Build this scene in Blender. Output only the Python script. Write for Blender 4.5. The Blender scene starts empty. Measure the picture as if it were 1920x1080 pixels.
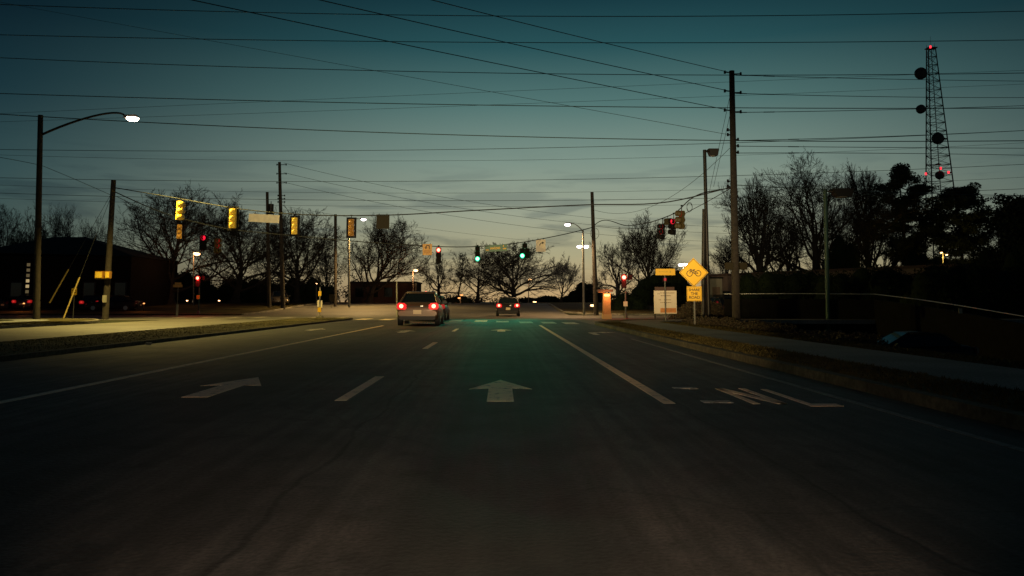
import bpy, bmesh, math, random
import numpy as np
from mathutils import Vector, Matrix
R = math.radians
sc = bpy.context.scene
col = sc.collection

# ------------------------------------------------------------------ camera
FPX, PITCH, HOR, VPX, EYE = 1500.0, R(5.5), 566.0, 940.0, 1.10
YAW = math.atan((960 - VPX) * math.cos(PITCH) / FPX)
CY = HOR - FPX * math.tan(PITCH)
cam_d = bpy.data.cameras.new('camera'); cam = bpy.data.objects.new('camera', cam_d); col.objects.link(cam)
cam_d.sensor_width = 36; cam_d.lens = 36 * FPX / 1920
cam_d.shift_y = -(540 - CY) / 1920
cam_d.clip_start = 0.1; cam_d.clip_end = 8000
cam.location = (0, 0, EYE); cam.rotation_euler = (math.pi / 2 + PITCH, 0, -YAW)
sc.camera = cam
FW = Vector((math.sin(YAW) * math.cos(PITCH), math.cos(YAW) * math.cos(PITCH), math.sin(PITCH)))
RT = Vector((math.cos(YAW), -math.sin(YAW), 0)); UP = RT.cross(FW)

def lin(c):
    return tuple((v / 255 / 12.92) if v / 255 <= .04045 else ((v / 255 + .055) / 1.055) ** 2.4 for v in c)

# ------------------------------------------------------------------ sky
sc.view_settings.view_transform = 'Standard'; sc.view_settings.look = 'None'
sc.view_settings.gamma = 1; sc.view_settings.use_curve_mapping = False; sc.view_settings.exposure = 0
world = bpy.data.worlds.new('World'); sc.world = world; world.use_nodes = True
wt = world.node_tree; wt.nodes.clear()
def wn(t, **k):
    n = wt.nodes.new(t)
    for a, b in k.items(): setattr(n, a, b)
    return n
def wl(a, b): wt.links.new(a, b)
def wmath(op, a, b=None, c=None):
    n = wn('ShaderNodeMath', operation=op)
    for i, v in enumerate((a, b, c)):
        if v is None: continue
        if isinstance(v, (int, float)): n.inputs[i].default_value = v
        else: wl(v, n.inputs[i])
    return n.outputs[0]
tc = wn('ShaderNodeTexCoord'); sep = wn('ShaderNodeSeparateXYZ'); wl(tc.outputs['Generated'], sep.inputs[0])
elev = wmath('MULTIPLY', wmath('ARCSINE', sep.outputs[2]), 180 / math.pi / 40)
hor2 = wmath('SQRT', wmath('ADD', wmath('MULTIPLY', sep.outputs[0], sep.outputs[0]), wmath('MULTIPLY', sep.outputs[1], sep.outputs[1])))
SAZ = R(6)
dotp = wmath('ADD', wmath('MULTIPLY', sep.outputs[0], math.sin(SAZ)), wmath('MULTIPLY', sep.outputs[1], math.cos(SAZ)))
az = wmath('MULTIPLY', wmath('ARCCOSINE', wmath('MINIMUM', wmath('DIVIDE', dotp, wmath('MAXIMUM', hor2, 1e-4)), 1.0)), 180 / math.pi)
azf = wn('ShaderNodeMapRange', interpolation_type='SMOOTHSTEP'); wl(az, azf.inputs[0])
azf.inputs[1].default_value = 3; azf.inputs[2].default_value = 43
def ramp(stops):
    r = wn('ShaderNodeValToRGB'); e = r.color_ramp.elements
    while len(e) > 1: e.remove(e[0])
    for i, (p, c) in enumerate(stops):
        el = e[0] if i == 0 else e.new(p / 40)
        el.position = p / 40; el.color = (*lin(c), 1)
    wl(elev, r.inputs[0]); return r.outputs[0]
glow = ramp([(0, (190, 156, 108)), (1.2, (182, 158, 115)), (3.3, (166, 160, 126)), (6.3, (150, 157, 137)), (10, (122, 142, 131)), (14, (80, 113, 110)), (18, (38, 78, 83)), (22, (13, 46, 56)), (32, (10, 26, 38)), (40, (8, 20, 32))])
side = ramp([(0, (92, 84, 68)), (1.5, (74, 80, 70)), (4, (56, 76, 74)), (8, (40, 67, 71)), (13, (16, 44, 53)), (18, (6, 26, 36)), (22, (3, 15, 25)), (40, (3, 12, 22))])
mixs = wn('ShaderNodeMix', data_type='RGBA'); wl(azf.outputs[0], mixs.inputs[0]); wl(glow, mixs.inputs[6]); wl(side, mixs.inputs[7])
# thin bars of cloud low over the horizon
mp = wn('ShaderNodeMapping'); wl(tc.outputs['Generated'], mp.inputs[0]); mp.inputs['Scale'].default_value = (4.2, 2, 30); mp.inputs['Rotation'].default_value = (R(1), R(-3), 0)
nz = wn('ShaderNodeTexNoise'); wl(mp.outputs[0], nz.inputs[0]); nz.inputs['Scale'].default_value = 1.5; nz.inputs['Detail'].default_value = 6; nz.inputs['Roughness'].default_value = .55; nz.inputs['Distortion'].default_value = .5
cr = wn('ShaderNodeMapRange', interpolation_type='SMOOTHSTEP'); wl(nz.outputs[0], cr.inputs[0]); cr.inputs[1].default_value = .46; cr.inputs[2].default_value = .62
cm = wn('ShaderNodeMapRange', interpolation_type='SMOOTHSTEP'); wl(elev, cm.inputs[0]); cm.inputs[1].default_value = 12 / 40; cm.inputs[2].default_value = 5 / 40
cf = wmath('MULTIPLY', wmath('MULTIPLY', cr.outputs[0], cm.outputs[0]), .62)
cloud = wn('ShaderNodeMix', data_type='RGBA'); cloud.blend_type = 'MULTIPLY'; wl(cf, cloud.inputs[0]); wl(mixs.outputs[2], cloud.inputs[6]); cloud.inputs[7].default_value = (.42, .47, .56, 1)
nish = wn('ShaderNodeTexSky', sky_type='NISHITA'); nish.sun_disc = False; nish.sun_elevation = R(-4); nish.sun_rotation = SAZ; nish.air_density = 1.2; nish.dust_density = 1
b1 = wn('ShaderNodeBackground'); wl(cloud.outputs[2], b1.inputs[0]); b1.inputs[1].default_value = 1.06
b2 = wn('ShaderNodeBackground'); wl(nish.outputs[0], b2.inputs[0]); b2.inputs[1].default_value = .02
ad = wn('ShaderNodeAddShader'); wl(b1.outputs[0], ad.inputs[0]); wl(b2.outputs[0], ad.inputs[1])
wo = wn('ShaderNodeOutputWorld'); wl(ad.outputs[0], wo.inputs[0])
sc.cycles.use_denoising = True
sc.cycles.max_bounces = 6; sc.cycles.diffuse_bounces = 3; sc.cycles.glossy_bounces = 3; sc.cycles.transmission_bounces = 3; sc.cycles.transparent_max_bounces = 6
sc.cycles.sample_clamp_indirect = 4

# ------------------------------------------------------------------ projection and terrain helpers
def ray(px, py):
    return FW * FPX + RT * (px - 960) + UP * (CY - py)
def W(px, py, Y):
    d = ray(px, py); return Vector((d.x / d.y * Y, Y, EYE + d.z / d.y * Y))
def sst(a, b, t):
    t = min(1, max(0, (t - a) / (b - a))); return t * t * (3 - 2 * t)
def gz(x, y):
    z = .92 * sst(62, 98, y)
    if x > 8.4:
        drop = sst(8.4, 12.5, x) * (1 - sst(40, 52, y)) * (1 - .9 * sst(60, 100, x))
        z += .11 * (1 - sst(8.4, 9, x)) * (1 - sst(40, 52, y)) - 1.45 * drop
    return z
def V(px, Y, py=570):
    p = W(px, py, Y); return Vector((p.x, Y, gz(p.x, Y)))

# ------------------------------------------------------------------ materials
MATS = {}
def mat(name, base, rough=.6, metal=0, noise=0, scale=8, bump=0, emit=None, estr=0, coat=0, spec=None):
    if name in MATS: return MATS[name]
    m = bpy.data.materials.new(name); m.use_nodes = True; nt = m.node_tree; b = nt.nodes['Principled BSDF']
    b.inputs['Base Color'].default_value = (*base, 1); b.inputs['Roughness'].default_value = rough; b.inputs['Metallic'].default_value = metal
    if coat: b.inputs['Coat Weight'].default_value = coat; b.inputs['Coat Roughness'].default_value = .08
    if spec is not None: b.inputs['Specular IOR Level'].default_value = spec
    if emit: b.inputs['Emission Color'].default_value = (*emit, 1); b.inputs['Emission Strength'].default_value = estr
    if noise or bump:
        tcn = nt.nodes.new('ShaderNodeTexCoord'); n = nt.nodes.new('ShaderNodeTexNoise'); n.inputs['Scale'].default_value = scale; n.inputs['Detail'].default_value = 5
        nt.links.new(tcn.outputs['Object'], n.inputs[0])
        if noise:
            mr = nt.nodes.new('ShaderNodeMapRange'); nt.links.new(n.outputs[0], mr.inputs[0]); mr.inputs[1].default_value = .3; mr.inputs[2].default_value = .7
            mr.inputs[3].default_value = 1 - noise; mr.inputs[4].default_value = 1 + noise
            mx = nt.nodes.new('ShaderNodeMix'); mx.data_type = 'RGBA'; mx.blend_type = 'MULTIPLY'; mx.inputs[0].default_value = 1
            mx.inputs[6].default_value = (*base, 1); nt.links.new(mr.outputs[0], mx.inputs[7]); nt.links.new(mx.outputs[2], b.inputs['Base Color'])
        if bump:
            bp = nt.nodes.new('ShaderNodeBump'); bp.inputs['Strength'].default_value = bump; bp.inputs['Distance'].default_value = .05
            nt.links.new(n.outputs[0], bp.inputs['Height']); nt.links.new(bp.outputs[0], b.inputs['Normal'])
    MATS[name] = m; return m

def ground_mat(name, c1, c2, scale, rough, grain, streak=False, spec=.5, bumpd=.01):
    m = bpy.data.materials.new(name); m.use_nodes = True; nt = m.node_tree; b = nt.nodes['Principled BSDF']
    N = nt.nodes.new; L = nt.links.new
    g = N('ShaderNodeNewGeometry')
    def mth(op, a, b_=None):
        n = N('ShaderNodeMath'); n.operation = op
        for i, v in enumerate((a, b_)):
            if v is None: continue
            if isinstance(v, (int, float)): n.inputs[i].default_value = v
            else: L(v, n.inputs[i])
        return n.outputs[0]
    def noise(sc_, det=4, mapping=None):
        n = N('ShaderNodeTexNoise'); n.inputs['Scale'].default_value = sc_; n.inputs['Detail'].default_value = det
        if mapping:
            mp_ = N('ShaderNodeMapping'); mp_.inputs['Scale'].default_value = mapping; L(g.outputs['Position'], mp_.inputs[0]); L(mp_.outputs[0], n.inputs[0])
        else: L(g.outputs['Position'], n.inputs[0])
        return n.outputs[0]
    def rng(v, a, b_, c=0., d=1.):
        n = N('ShaderNodeMapRange'); n.interpolation_type = 'SMOOTHSTEP'; L(v, n.inputs[0]); n.inputs[1].default_value = a; n.inputs[2].default_value = b_; n.inputs[3].default_value = c; n.inputs[4].default_value = d
        return n.outputs[0]
    mx = N('ShaderNodeMix'); mx.data_type = 'RGBA'; L(rng(noise(scale), .35, .65), mx.inputs[0]); mx.inputs[6].default_value = (*c1, 1); mx.inputs[7].default_value = (*c2, 1)
    out = mx.outputs[2]
    f = rng(noise(grain, 3), .25, .75, .62, 1.4)
    if streak:
        sx = N('ShaderNodeSeparateXYZ'); L(g.outputs['Position'], sx.inputs[0]); X = sx.outputs[0]; Y = sx.outputs[1]
        wob = mth('MULTIPLY', mth('SUBTRACT', noise(.12, 3), .5), .5)
        for cx, hw, amt in ((0.0, .70, .26), (-3.4, .8, .48), (-7.3, .7, .75), (3.0, .5, .8)):
            d = mth('ABSOLUTE', mth('SUBTRACT', mth('ADD', X, wob), cx))
            f = mth('MULTIPLY', f, rng(d, hw * .45, hw * 1.35, amt, 1.))
        # streaks drawn out along the lanes
        f = mth('MULTIPLY', f, rng(noise(1., 6, (7, .10, 1)), .32, .68, .62, 1.35))
        f = mth('MULTIPLY', f, rng(noise(.35, 4), .38, .62, .78, 1.2))
        # oil drips and tyre scuffs
        f = mth('MULTIPLY', f, rng(noise(2.3, 5), .60, .68, 1., .55)); f = mth('MULTIPLY', f, rng(noise(9., 6, (1, .35, 1)), .3, .7, .78, 1.22))
        # wandering cracks
        for cx, amp, wd in ((-1.22, .5, .012), (-5.2, .9, .01), (1.9, .55, .009)):
            w2 = mth('MULTIPLY', mth('SUBTRACT', noise(.55, 6), .5), amp)
            d = mth('ABSOLUTE', mth('SUBTRACT', mth('ADD', X, w2), cx))
            f = mth('MULTIPLY', f, rng(d, wd * .5, wd * 2.4, .35, 1.))
        vor = N('ShaderNodeTexVoronoi'); vor.feature = 'DISTANCE_TO_EDGE'; vor.inputs['Scale'].default_value = .16; 
        wv = N('ShaderNodeMix'); wv.data_type = 'VECTOR'; wv.inputs[0].default_value = .12; L(g.outputs['Position'], wv.inputs[4]); n5 = N('ShaderNodeTexNoise'); n5.inputs['Scale'].default_value = .8; L(g.outputs['Position'], n5.inputs[0])
        sm = N('ShaderNodeVectorMath'); sm.operation = 'SCALE'; L(n5.outputs['Color'], sm.inputs[0]); sm.inputs['Scale'].default_value = 6; L(sm.outputs[0], wv.inputs[5]); L(wv.outputs[1], vor.inputs['Vector'])
        f = mth('MULTIPLY', f, rng(vor.outputs['Distance'], .0006, .0035, .62, 1.))
    m2 = N('ShaderNodeMix'); m2.data_type = 'RGBA'; m2.blend_type = 'MULTIPLY'; m2.inputs[0].default_value = 1; L(out, m2.inputs[6]); L(f, m2.inputs[7])
    L(m2.outputs[2], b.inputs['Base Color']); b.inputs['Specular IOR Level'].default_value = spec
    L(rng(noise(1.3, 4), .3, .7, rough - .02, rough + .05), b.inputs['Roughness'])
    bp = N('ShaderNodeBump'); bp.inputs['Strength'].default_value = .6; bp.inputs['Distance'].default_value = bumpd; L(noise(grain * .7, 4), bp.inputs['Height']); L(bp.outputs[0], b.inputs['Normal'])
    return m
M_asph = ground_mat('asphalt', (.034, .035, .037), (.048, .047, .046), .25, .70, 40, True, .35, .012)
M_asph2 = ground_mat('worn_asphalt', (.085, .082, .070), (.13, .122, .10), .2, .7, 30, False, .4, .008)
M_conc = ground_mat('pavement_concrete', (.13, .135, .14), (.18, .185, .19), .5, .85, 30, False, .25)
M_kerb = ground_mat('kerb_concrete', (.16, .15, .125), (.26, .245, .20), .9, .85, 12, False, .25)
M_grass = ground_mat('dry_grass', (.040, .034, .013), (.075, .062, .024), .6, .95, 9, False, .1, .06)
M_med = ground_mat('median_turf', (.085, .075, .035), (.15, .13, .062), .4, .95, 9, False, .1, .04)
M_stain = ground_mat('stained_kerb', (.045, .04, .03), (.09, .08, .055), .9, .9, 12, False, .2)
M_dark = ground_mat('dark_turf', (.018, .022, .012), (.035, .036, .018), .3, .95, 6, False, .1, .08)
def paint(name, c, wear):
    m = bpy.data.materials.new(name); m.use_nodes = True; nt = m.node_tree; b = nt.nodes['Principled BSDF']
    g = nt.nodes.new('ShaderNodeNewGeometry'); n = nt.nodes.new('ShaderNodeTexNoise'); n.inputs['Scale'].default_value = 7; n.inputs['Detail'].default_value = 9; n.inputs['Roughness'].default_value = .75; nt.links.new(g.outputs['Position'], n.inputs[0])
    mr = nt.nodes.new('ShaderNodeMapRange'); nt.links.new(n.outputs[0], mr.inputs[0]); mr.inputs[1].default_value = wear - .05; mr.inputs[2].default_value = wear + .06
    mx = nt.nodes.new('ShaderNodeMix'); mx.data_type = 'RGBA'; nt.links.new(mr.outputs[0], mx.inputs[0]); mx.inputs[6].default_value = (.075, .073, .068, 1); mx.inputs[7].default_value = (*c, 1)
    nt.links.new(mx.outputs[2], b.inputs['Base Color']); b.inputs['Roughness'].default_value = .7
    return m
M_white = paint('white_road_paint', (.88, .68, .48), .40)
M_worn = paint('worn_road_paint', (.55, .48, .42), .46)
M_faint = paint('faded_road_paint', (.16, .16, .16), .48)
M_wood = mat('weathered_wood', (.030, .024, .019), .9, noise=.4, scale=6, bump=.3)
M_steel = mat('galvanised_steel', (.12, .12, .11), .6, .2, noise=.15, scale=5)
M_bronze = mat('dark_bronze_metal', (.022, .020, .018), .5, .3)
M_green = mat('green_painted_steel', (.03, .075, .055), .5, .2)
M_wire = mat('black_cable', (.012, .014, .015), .7); M_line = mat('aluminium_conductor', (.05, .085, .085), .6, .2)
M_black = mat('black_metal', (.006, .006, .006), .7, spec=.15)
M_yellow = mat('signal_yellow', (.80, .56, .06), .5, noise=.12, scale=14)
M_dyel = mat('old_signal_yellow', (.35, .17, .02), .6, noise=.2, scale=14)
M_olive = mat('weathered_olive_metal', (.07, .05, .012), .6)
M_sigglow = mat('green_glow_metal', (.002, .045, .024), .7, spec=.08)  # green glow of the lit lens put into the housing colour
M_sign_y = mat('yellow_sign_sheeting', (.78, .46, .01), .45)
M_sign_w = mat('white_sign_sheeting', (.75, .66, .50), .5, noise=.05, scale=5)
M_sign_o = mat('orange_lit_sheeting', (.50, .27, .08), .5, noise=.15, scale=9)  # orange light on the U turn sign put into its colour
M_alu = mat('bare_sign_back', (.80, .74, .50), .5, .0, noise=.1, scale=4)
M_dback = mat('dull_sign_back', (.035, .030, .018), .8, spec=.1)
M_signgreen = mat('green_sign_sheeting', (.01, .12, .04), .4)
M_ink = mat('black_sign_ink', (.02, .015, .01), .6)
M_brown = mat('brown_header', (.06, .02, .012), .6)
M_bark = mat('bark', (.022, .019, .016), .95, noise=.3, scale=5)
M_twig = mat('twig_bark', (.020, .018, .015), .95)
M_needle = mat('pine_needles', (.014, .026, .014), .8)
M_leaf = mat('dark_leaves', (.012, .020, .010), .9, spec=.1)
M_leaf2 = mat('brown_winter_leaves', (.035, .026, .013), .85)
M_rubber = mat('tyre_rubber', (.01, .01, .01), .8)
M_rim = mat('alloy_rim', (.35, .35, .34), .35, .8)
M_glass = mat('car_glass', (.008, .012, .013), .06, spec=.6)
M_silver = mat('silver_car_paint', (.11, .068, .038), .4, .25, coat=.4)
M_dcar = mat('dark_car_paint', (.008, .009, .010), .5, 0, spec=.25)
M_bcar = mat('blue_car_paint', (.02, .05, .09), .3, .3, coat=.8)
M_rcar = mat('maroon_car_paint', (.10, .02, .012), .3, .3, coat=.8)
M_trim = mat('black_plastic', (.014, .014, .014), .6)
M_plate = mat('number_plate_white', (.72, .60, .36), .5)
M_roof = mat('dark_roof_shingle', (.012, .014, .015), .9, noise=.3, scale=3, bump=.2)
M_housewall = mat('dark_brick_wall', (.010, .009, .008), .9, spec=.1, noise=.3, scale=4)
M_beige = mat('beige_wall_render', (.19, .14, .11), .9, noise=.15, scale=.8)
M_fence = mat('dark_fence_boards', (.006, .006, .0055), .95, spec=.08, noise=.3, scale=3)
M_pale = mat('pale_grey_panel', (.30, .29, .24), .8, noise=.12, scale=1.2)
M_tower = mat('tower_steel', (.03, .032, .035), .6, .2)
M_lensoff = mat('unlit_signal_lens', (.010, .008, .005), .7, spec=.08)
M_lensred_off = mat('dim_red_lens', (.25, .01, .015), .3, emit=(1, .01, .03), estr=.10)
def em(name, c, s): return mat(name, (.02, .02, .02), .5, emit=c, estr=s)
M_offlens = mat('unlit_tail_lens', (.10, .004, .006), .3)
E_red = em('lit_red_lens', (1, .40, .22), 4); E_greenhalo = em('green_lens_ring', (.0, 1, .42), 1.5)
E_redhalo = em('red_lens_ring', (1, .005, .012), 1.6)
E_reddim = em('glowing_red_lens', (1, .01, .04), 1.1)
E_green = em('lit_green_lens', (.30, 1, .72), 4.5)
E_lamp = em('lamp_diffuser', (1, .82, .62), 22)
E_lampw = em('white_lamp_diffuser', (1, .84, .86), 14)
E_warm = em('warm_lamp_diffuser', (1, .55, .22), 7)
E_warmdim = em('orange_glow_lamp', (1, .35, .10), 2.2)
E_tail = em('tail_light_core', (1, .42, .22), 4)
E_tailr = em('tail_light_lens', (1, .002, .012), 1.1)
E_window = em('lit_window_pane', (1, .74, .36), .42)
E_beacon = em('red_beacon_lens', (1, .03, .05), 2.4)
E_kiosk = em('lit_pillar_lantern', (1, .52, .16), 2.4)
E_sky = em('white_car_lamp', (1, .85, .55), 2.)

# brick pillar material: courses too fine to pick apart from here
def brick_mat():
    m = bpy.data.materials.new('orange_brick'); m.use_nodes = True; nt = m.node_tree; b = nt.nodes['Principled BSDF']
    t = nt.nodes.new('ShaderNodeTexCoord'); br = nt.nodes.new('ShaderNodeTexBrick'); mp_ = nt.nodes.new('ShaderNodeMapping'); mp_.inputs['Rotation'].default_value = (R(90), 0, 0)
    nt.links.new(t.outputs['Object'], mp_.inputs[0]); nt.links.new(mp_.outputs[0], br.inputs[0]); br.inputs['Scale'].default_value = 4.5
    br.inputs[1].default_value = (.42, .15, .05, 1); br.inputs[2].default_value = (.30, .10, .035, 1); br.inputs[3].default_value = (.5, .36, .2, 1); br.inputs['Mortar Size'].default_value = .03
    nt.links.new(br.outputs[0], b.inputs['Base Color']); b.inputs['Roughness'].default_value = .9; return m
M_brick = brick_mat()

# ------------------------------------------------------------------ mesh helpers
def tag(o, label=None, cat=None, group=None, kind=None):
    if label: o['label'] = label
    if cat: o['category'] = cat
    if group: o['group'] = group
    if kind: o['kind'] = kind
    return o
def root(name, loc, label, cat, group=None, rz=0, scale=1):
    o = bpy.data.objects.new(name, None); col.objects.link(o); o.location = loc; o.rotation_euler[2] = rz; o.scale = (scale,) * 3
    return tag(o, label, cat, group)
def link(name, me, m, parent=None):
    o = bpy.data.objects.new(name, me); col.objects.link(o)
    if m is not None and not len(me.materials): me.materials.append(m)
    if parent is not None: o.parent = parent
    return o
class MB:
    def __init__(s): s.v = []; s.f = []; s.smooth = []
    def add(s, vs, fs, sm=False):
        n = len(s.v); s.v += [tuple(v) for v in vs]; s.f += [tuple(i + n for i in f) for f in fs]; s.smooth += [sm] * len(fs); return s
    def box(s, c, d, rot=None):
        x, y, z = d[0] / 2, d[1] / 2, d[2] / 2
        vs = [Vector((a, b, e)) for a in (-x, x) for b in (-y, y) for e in (-z, z)]
        if rot is not None: vs = [rot @ v for v in vs]
        vs = [v + Vector(c) for v in vs]
        return s.add(vs, [(0, 1, 3, 2), (4, 6, 7, 5), (0, 4, 5, 1), (2, 3, 7, 6), (0, 2, 6, 4), (1, 5, 7, 3)])
    def hexa(s, vs):   # bottom four then top four
        return s.add(vs, [(3, 2, 1, 0), (4, 5, 6, 7), (0, 1, 5, 4), (1, 2, 6, 5), (2, 3, 7, 6), (3, 0, 4, 7)])
    def cyl(s, a, b, r0, r1=None, n=10, caps=True):
        a = Vector(a); b = Vector(b); r1 = r0 if r1 is None else r1
        d = (b - a).normalized(); u = d.orthogonal().normalized(); w = d.cross(u)
        vs = []
        for p, r in ((a, r0), (b, r1)):
            for i in range(n):
                t = 2 * math.pi * i / n; vs.append(p + (u * math.cos(t) + w * math.sin(t)) * r)
        s.add(vs, [(i, (i + 1) % n, n + (i + 1) % n, n + i) for i in range(n)], True)
        if caps: s.add([vs[i] for i in range(n)][::-1], [tuple(range(n))]); s.add(vs[n:], [tuple(range(n))])
        return s
    def dome(s, c, axis, r, h, n=12, rings=4):
        c = Vector(c); d = Vector(axis).normalized(); u = d.orthogonal().normalized(); w = d.cross(u)
        vs = []; 
        for k in range(rings):
            a = math.pi / 2 * k / rings
            for i in range(n):
                t = 2 * math.pi * i / n; vs.append(c + (u * math.cos(t) + w * math.sin(t)) * r * math.cos(a) + d * h * math.sin(a))
        vs.append(c + d * h); fs = []
        for k in range(rings - 1):
            for i in range(n): fs.append((k * n + i, k * n + (i + 1) % n, (k + 1) * n + (i + 1) % n, (k + 1) * n + i))
        k = rings - 1
        for i in range(n): fs.append((k * n + i, k * n + (i + 1) % n, rings * n))
        return s.add(vs, fs, True)
    def prism(s, pts, y0, y1):    # outline in x,z extruded along y
        n = len(pts); vs = [(p[0], y0, p[1]) for p in pts] + [(p[0], y1, p[1]) for p in pts]
        return s.add(vs, [tuple(range(n)), tuple(range(2 * n - 1, n - 1, -1))] + [(i, n + i, n + (i + 1) % n, (i + 1) % n) for i in range(n)])
    def slab(s, pts, z0, z1, zf=None):    # outline in x,y
        n = len(pts); zf = zf or (lambda x, y: 0)
        vs = [(p[0], p[1], z0 + zf(*p[:2])) for p in pts] + [(p[0], p[1], z1 + zf(*p[:2])) for p in pts]
        return s.add(vs, [tuple(range(n - 1, -1, -1)), tuple(range(n, 2 * n))] + [(i, (i + 1) % n, n + (i + 1) % n, n + i) for i in range(n)])
    def build(s, name, m, parent=None, bevel=0, fix=True):
        me = bpy.data.meshes.new(name); me.from_pydata(s.v, [], s.f)
        me.polygons.foreach_set('use_smooth', s.smooth)
        if fix:
            bm = bmesh.new(); bm.from_mesh(me); bmesh.ops.recalc_face_normals(bm, faces=bm.faces)
            if bevel: bmesh.ops.bevel(bm, geom=list(bm.edges), offset=bevel, segments=2, affect='EDGES', clamp_overlap=True)
            bm.to_mesh(me); bm.free()
        return link(name, me, m, parent)

def np_mesh(name, verts, quads, smooth=False):
    me = bpy.data.meshes.new(name); nv = len(verts); nf = len(quads); k = quads.shape[1]
    me.vertices.add(nv); me.vertices.foreach_set('co', np.ascontiguousarray(verts, dtype=np.float32).ravel())
    me.loops.add(nf * k); me.loops.foreach_set('vertex_index', np.ascontiguousarray(quads, dtype=np.int32).ravel())
    me.polygons.add(nf); me.polygons.foreach_set('loop_start', np.arange(0, nf * k, k, dtype=np.int32))
    try: me.polygons.foreach_set('loop_total', np.full(nf, k, dtype=np.int32))
    except Exception: pass
    if smooth: me.polygons.foreach_set('use_smooth', np.ones(nf, dtype=bool))
    me.update(calc_edges=True); return me
def tubes(P, Rr, sides=3):
    """P (n,k,3) polylines, Rr (n,k) radii -> verts, quads"""
    n, k, _ = P.shape
    T = np.empty_like(P); T[:, 1:-1] = P[:, 2:] - P[:, :-2]; T[:, 0] = P[:, 1] - P[:, 0]; T[:, -1] = P[:, -1] - P[:, -2]
    T /= np.linalg.norm(T, axis=2, keepdims=True) + 1e-9
    ref = np.where(np.abs(T[:, :1, 2:3]) > .9, np.array([[[1., 0, 0]]]), np.array([[[0, 0, 1.]]])); ref = np.broadcast_to(ref, P.shape)
    U = np.cross(T, ref); U /= np.linalg.norm(U, axis=2, keepdims=True) + 1e-9; Wv = np.cross(T, U)
    a = np.arange(sides) * 2 * np.pi / sides
    ring = P[:, :, None] + Rr[:, :, None, None] * (U[:, :, None] * np.cos(a)[None, None, :, None] + Wv[:, :, None] * np.sin(a)[None, None, :, None])
    verts = ring.reshape(-1, 3)
    base = (np.arange(n) * k * sides)[:, None, None] + (np.arange(k - 1) * sides)[None, :, None]
    i = np.arange(sides); j = (i + 1) % sides
    q = np.stack([base + i, base + j, base + sides + j, base + sides + i], axis=-1).reshape(-1, 4)
    return verts, q
def merge(lst):
    vs = []; fs = []; o = 0
    for v, f in lst: vs.append(v); fs.append(f + o); o += len(v)
    return np.concatenate(vs), np.concatenate(fs)

def polyfit_pts(pts, x0, x1, n, deg=2):
    xs = [p[0] for p in pts]; ys = [p[1] for p in pts]
    c = np.polyfit(xs, ys, min(deg, len(pts) - 1)); X = np.linspace(x0, x1, n); return X, np.polyval(c, X)
def lamp(kind, name, loc, energy, color, size=.1, aim=None, angle=None, blend=.4, parent=None):
    l = bpy.data.lights.new(name, kind); l.energy = energy; l.color = color; l.shadow_soft_size = size
    if kind == 'SPOT': l.spot_size = angle; l.spot_blend = blend
    o = bpy.data.objects.new(name, l); col.objects.link(o); o.location = loc
    if aim is not None: o.rotation_euler = Vector(aim).to_track_quat('-Z', 'Y').to_euler()
    if parent is not None: o.parent = parent
    return o

# ------------------------------------------------------------------ ground and roads
def sheet(name, xs, ys, off, m, zf=gz):
    vs = np.array([(x, y, zf(x, y) + off) for y in ys for x in xs]); nx = len(xs)
    q = np.array([(j * nx + i, j * nx + i + 1, (j + 1) * nx + i + 1, (j + 1) * nx + i) for j in range(len(ys) - 1) for i in range(nx - 1)])
    o = link(name, np_mesh(name, vs, q, True), m); return tag(o, kind='structure')
def lsp(a, b, n): return list(np.linspace(a, b, n))
gx = [-700, -500, -300, -150, -80, -40, -20, -10, 0, 4, 8.3] + lsp(8.5, 13, 10) + [16, 20, 30, 45, 60, 80, 100, 150, 300, 500, 700]
gy = [-120, -60, 0, 20, 30] + lsp(38, 54, 9) + lsp(60, 100, 21) + [120, 160, 220, 300, 450, 700, 950]
sheet('ground', gx, gy, -.02, M_dark)
ry = [-40, 0, 20, 40, 49]
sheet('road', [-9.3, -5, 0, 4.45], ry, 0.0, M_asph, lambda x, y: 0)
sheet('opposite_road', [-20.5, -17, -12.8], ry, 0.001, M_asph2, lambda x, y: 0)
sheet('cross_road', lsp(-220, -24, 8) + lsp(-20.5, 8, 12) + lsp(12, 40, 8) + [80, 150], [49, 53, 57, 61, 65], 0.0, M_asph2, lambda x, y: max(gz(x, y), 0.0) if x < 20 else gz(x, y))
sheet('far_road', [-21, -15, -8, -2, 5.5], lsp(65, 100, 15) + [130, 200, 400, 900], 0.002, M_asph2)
sheet('corner_pavement', [4.45, 6, 8, 10, 12.], [38, 42, 45, 49], -.003, M_asph2, lambda x, y: 0)

def arc(cx, cy, r, a0, a1, n=9):
    return [(cx + r * math.cos(R(a)), cy + r * math.sin(R(a))) for a in np.linspace(a0, a1, n)]
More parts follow.
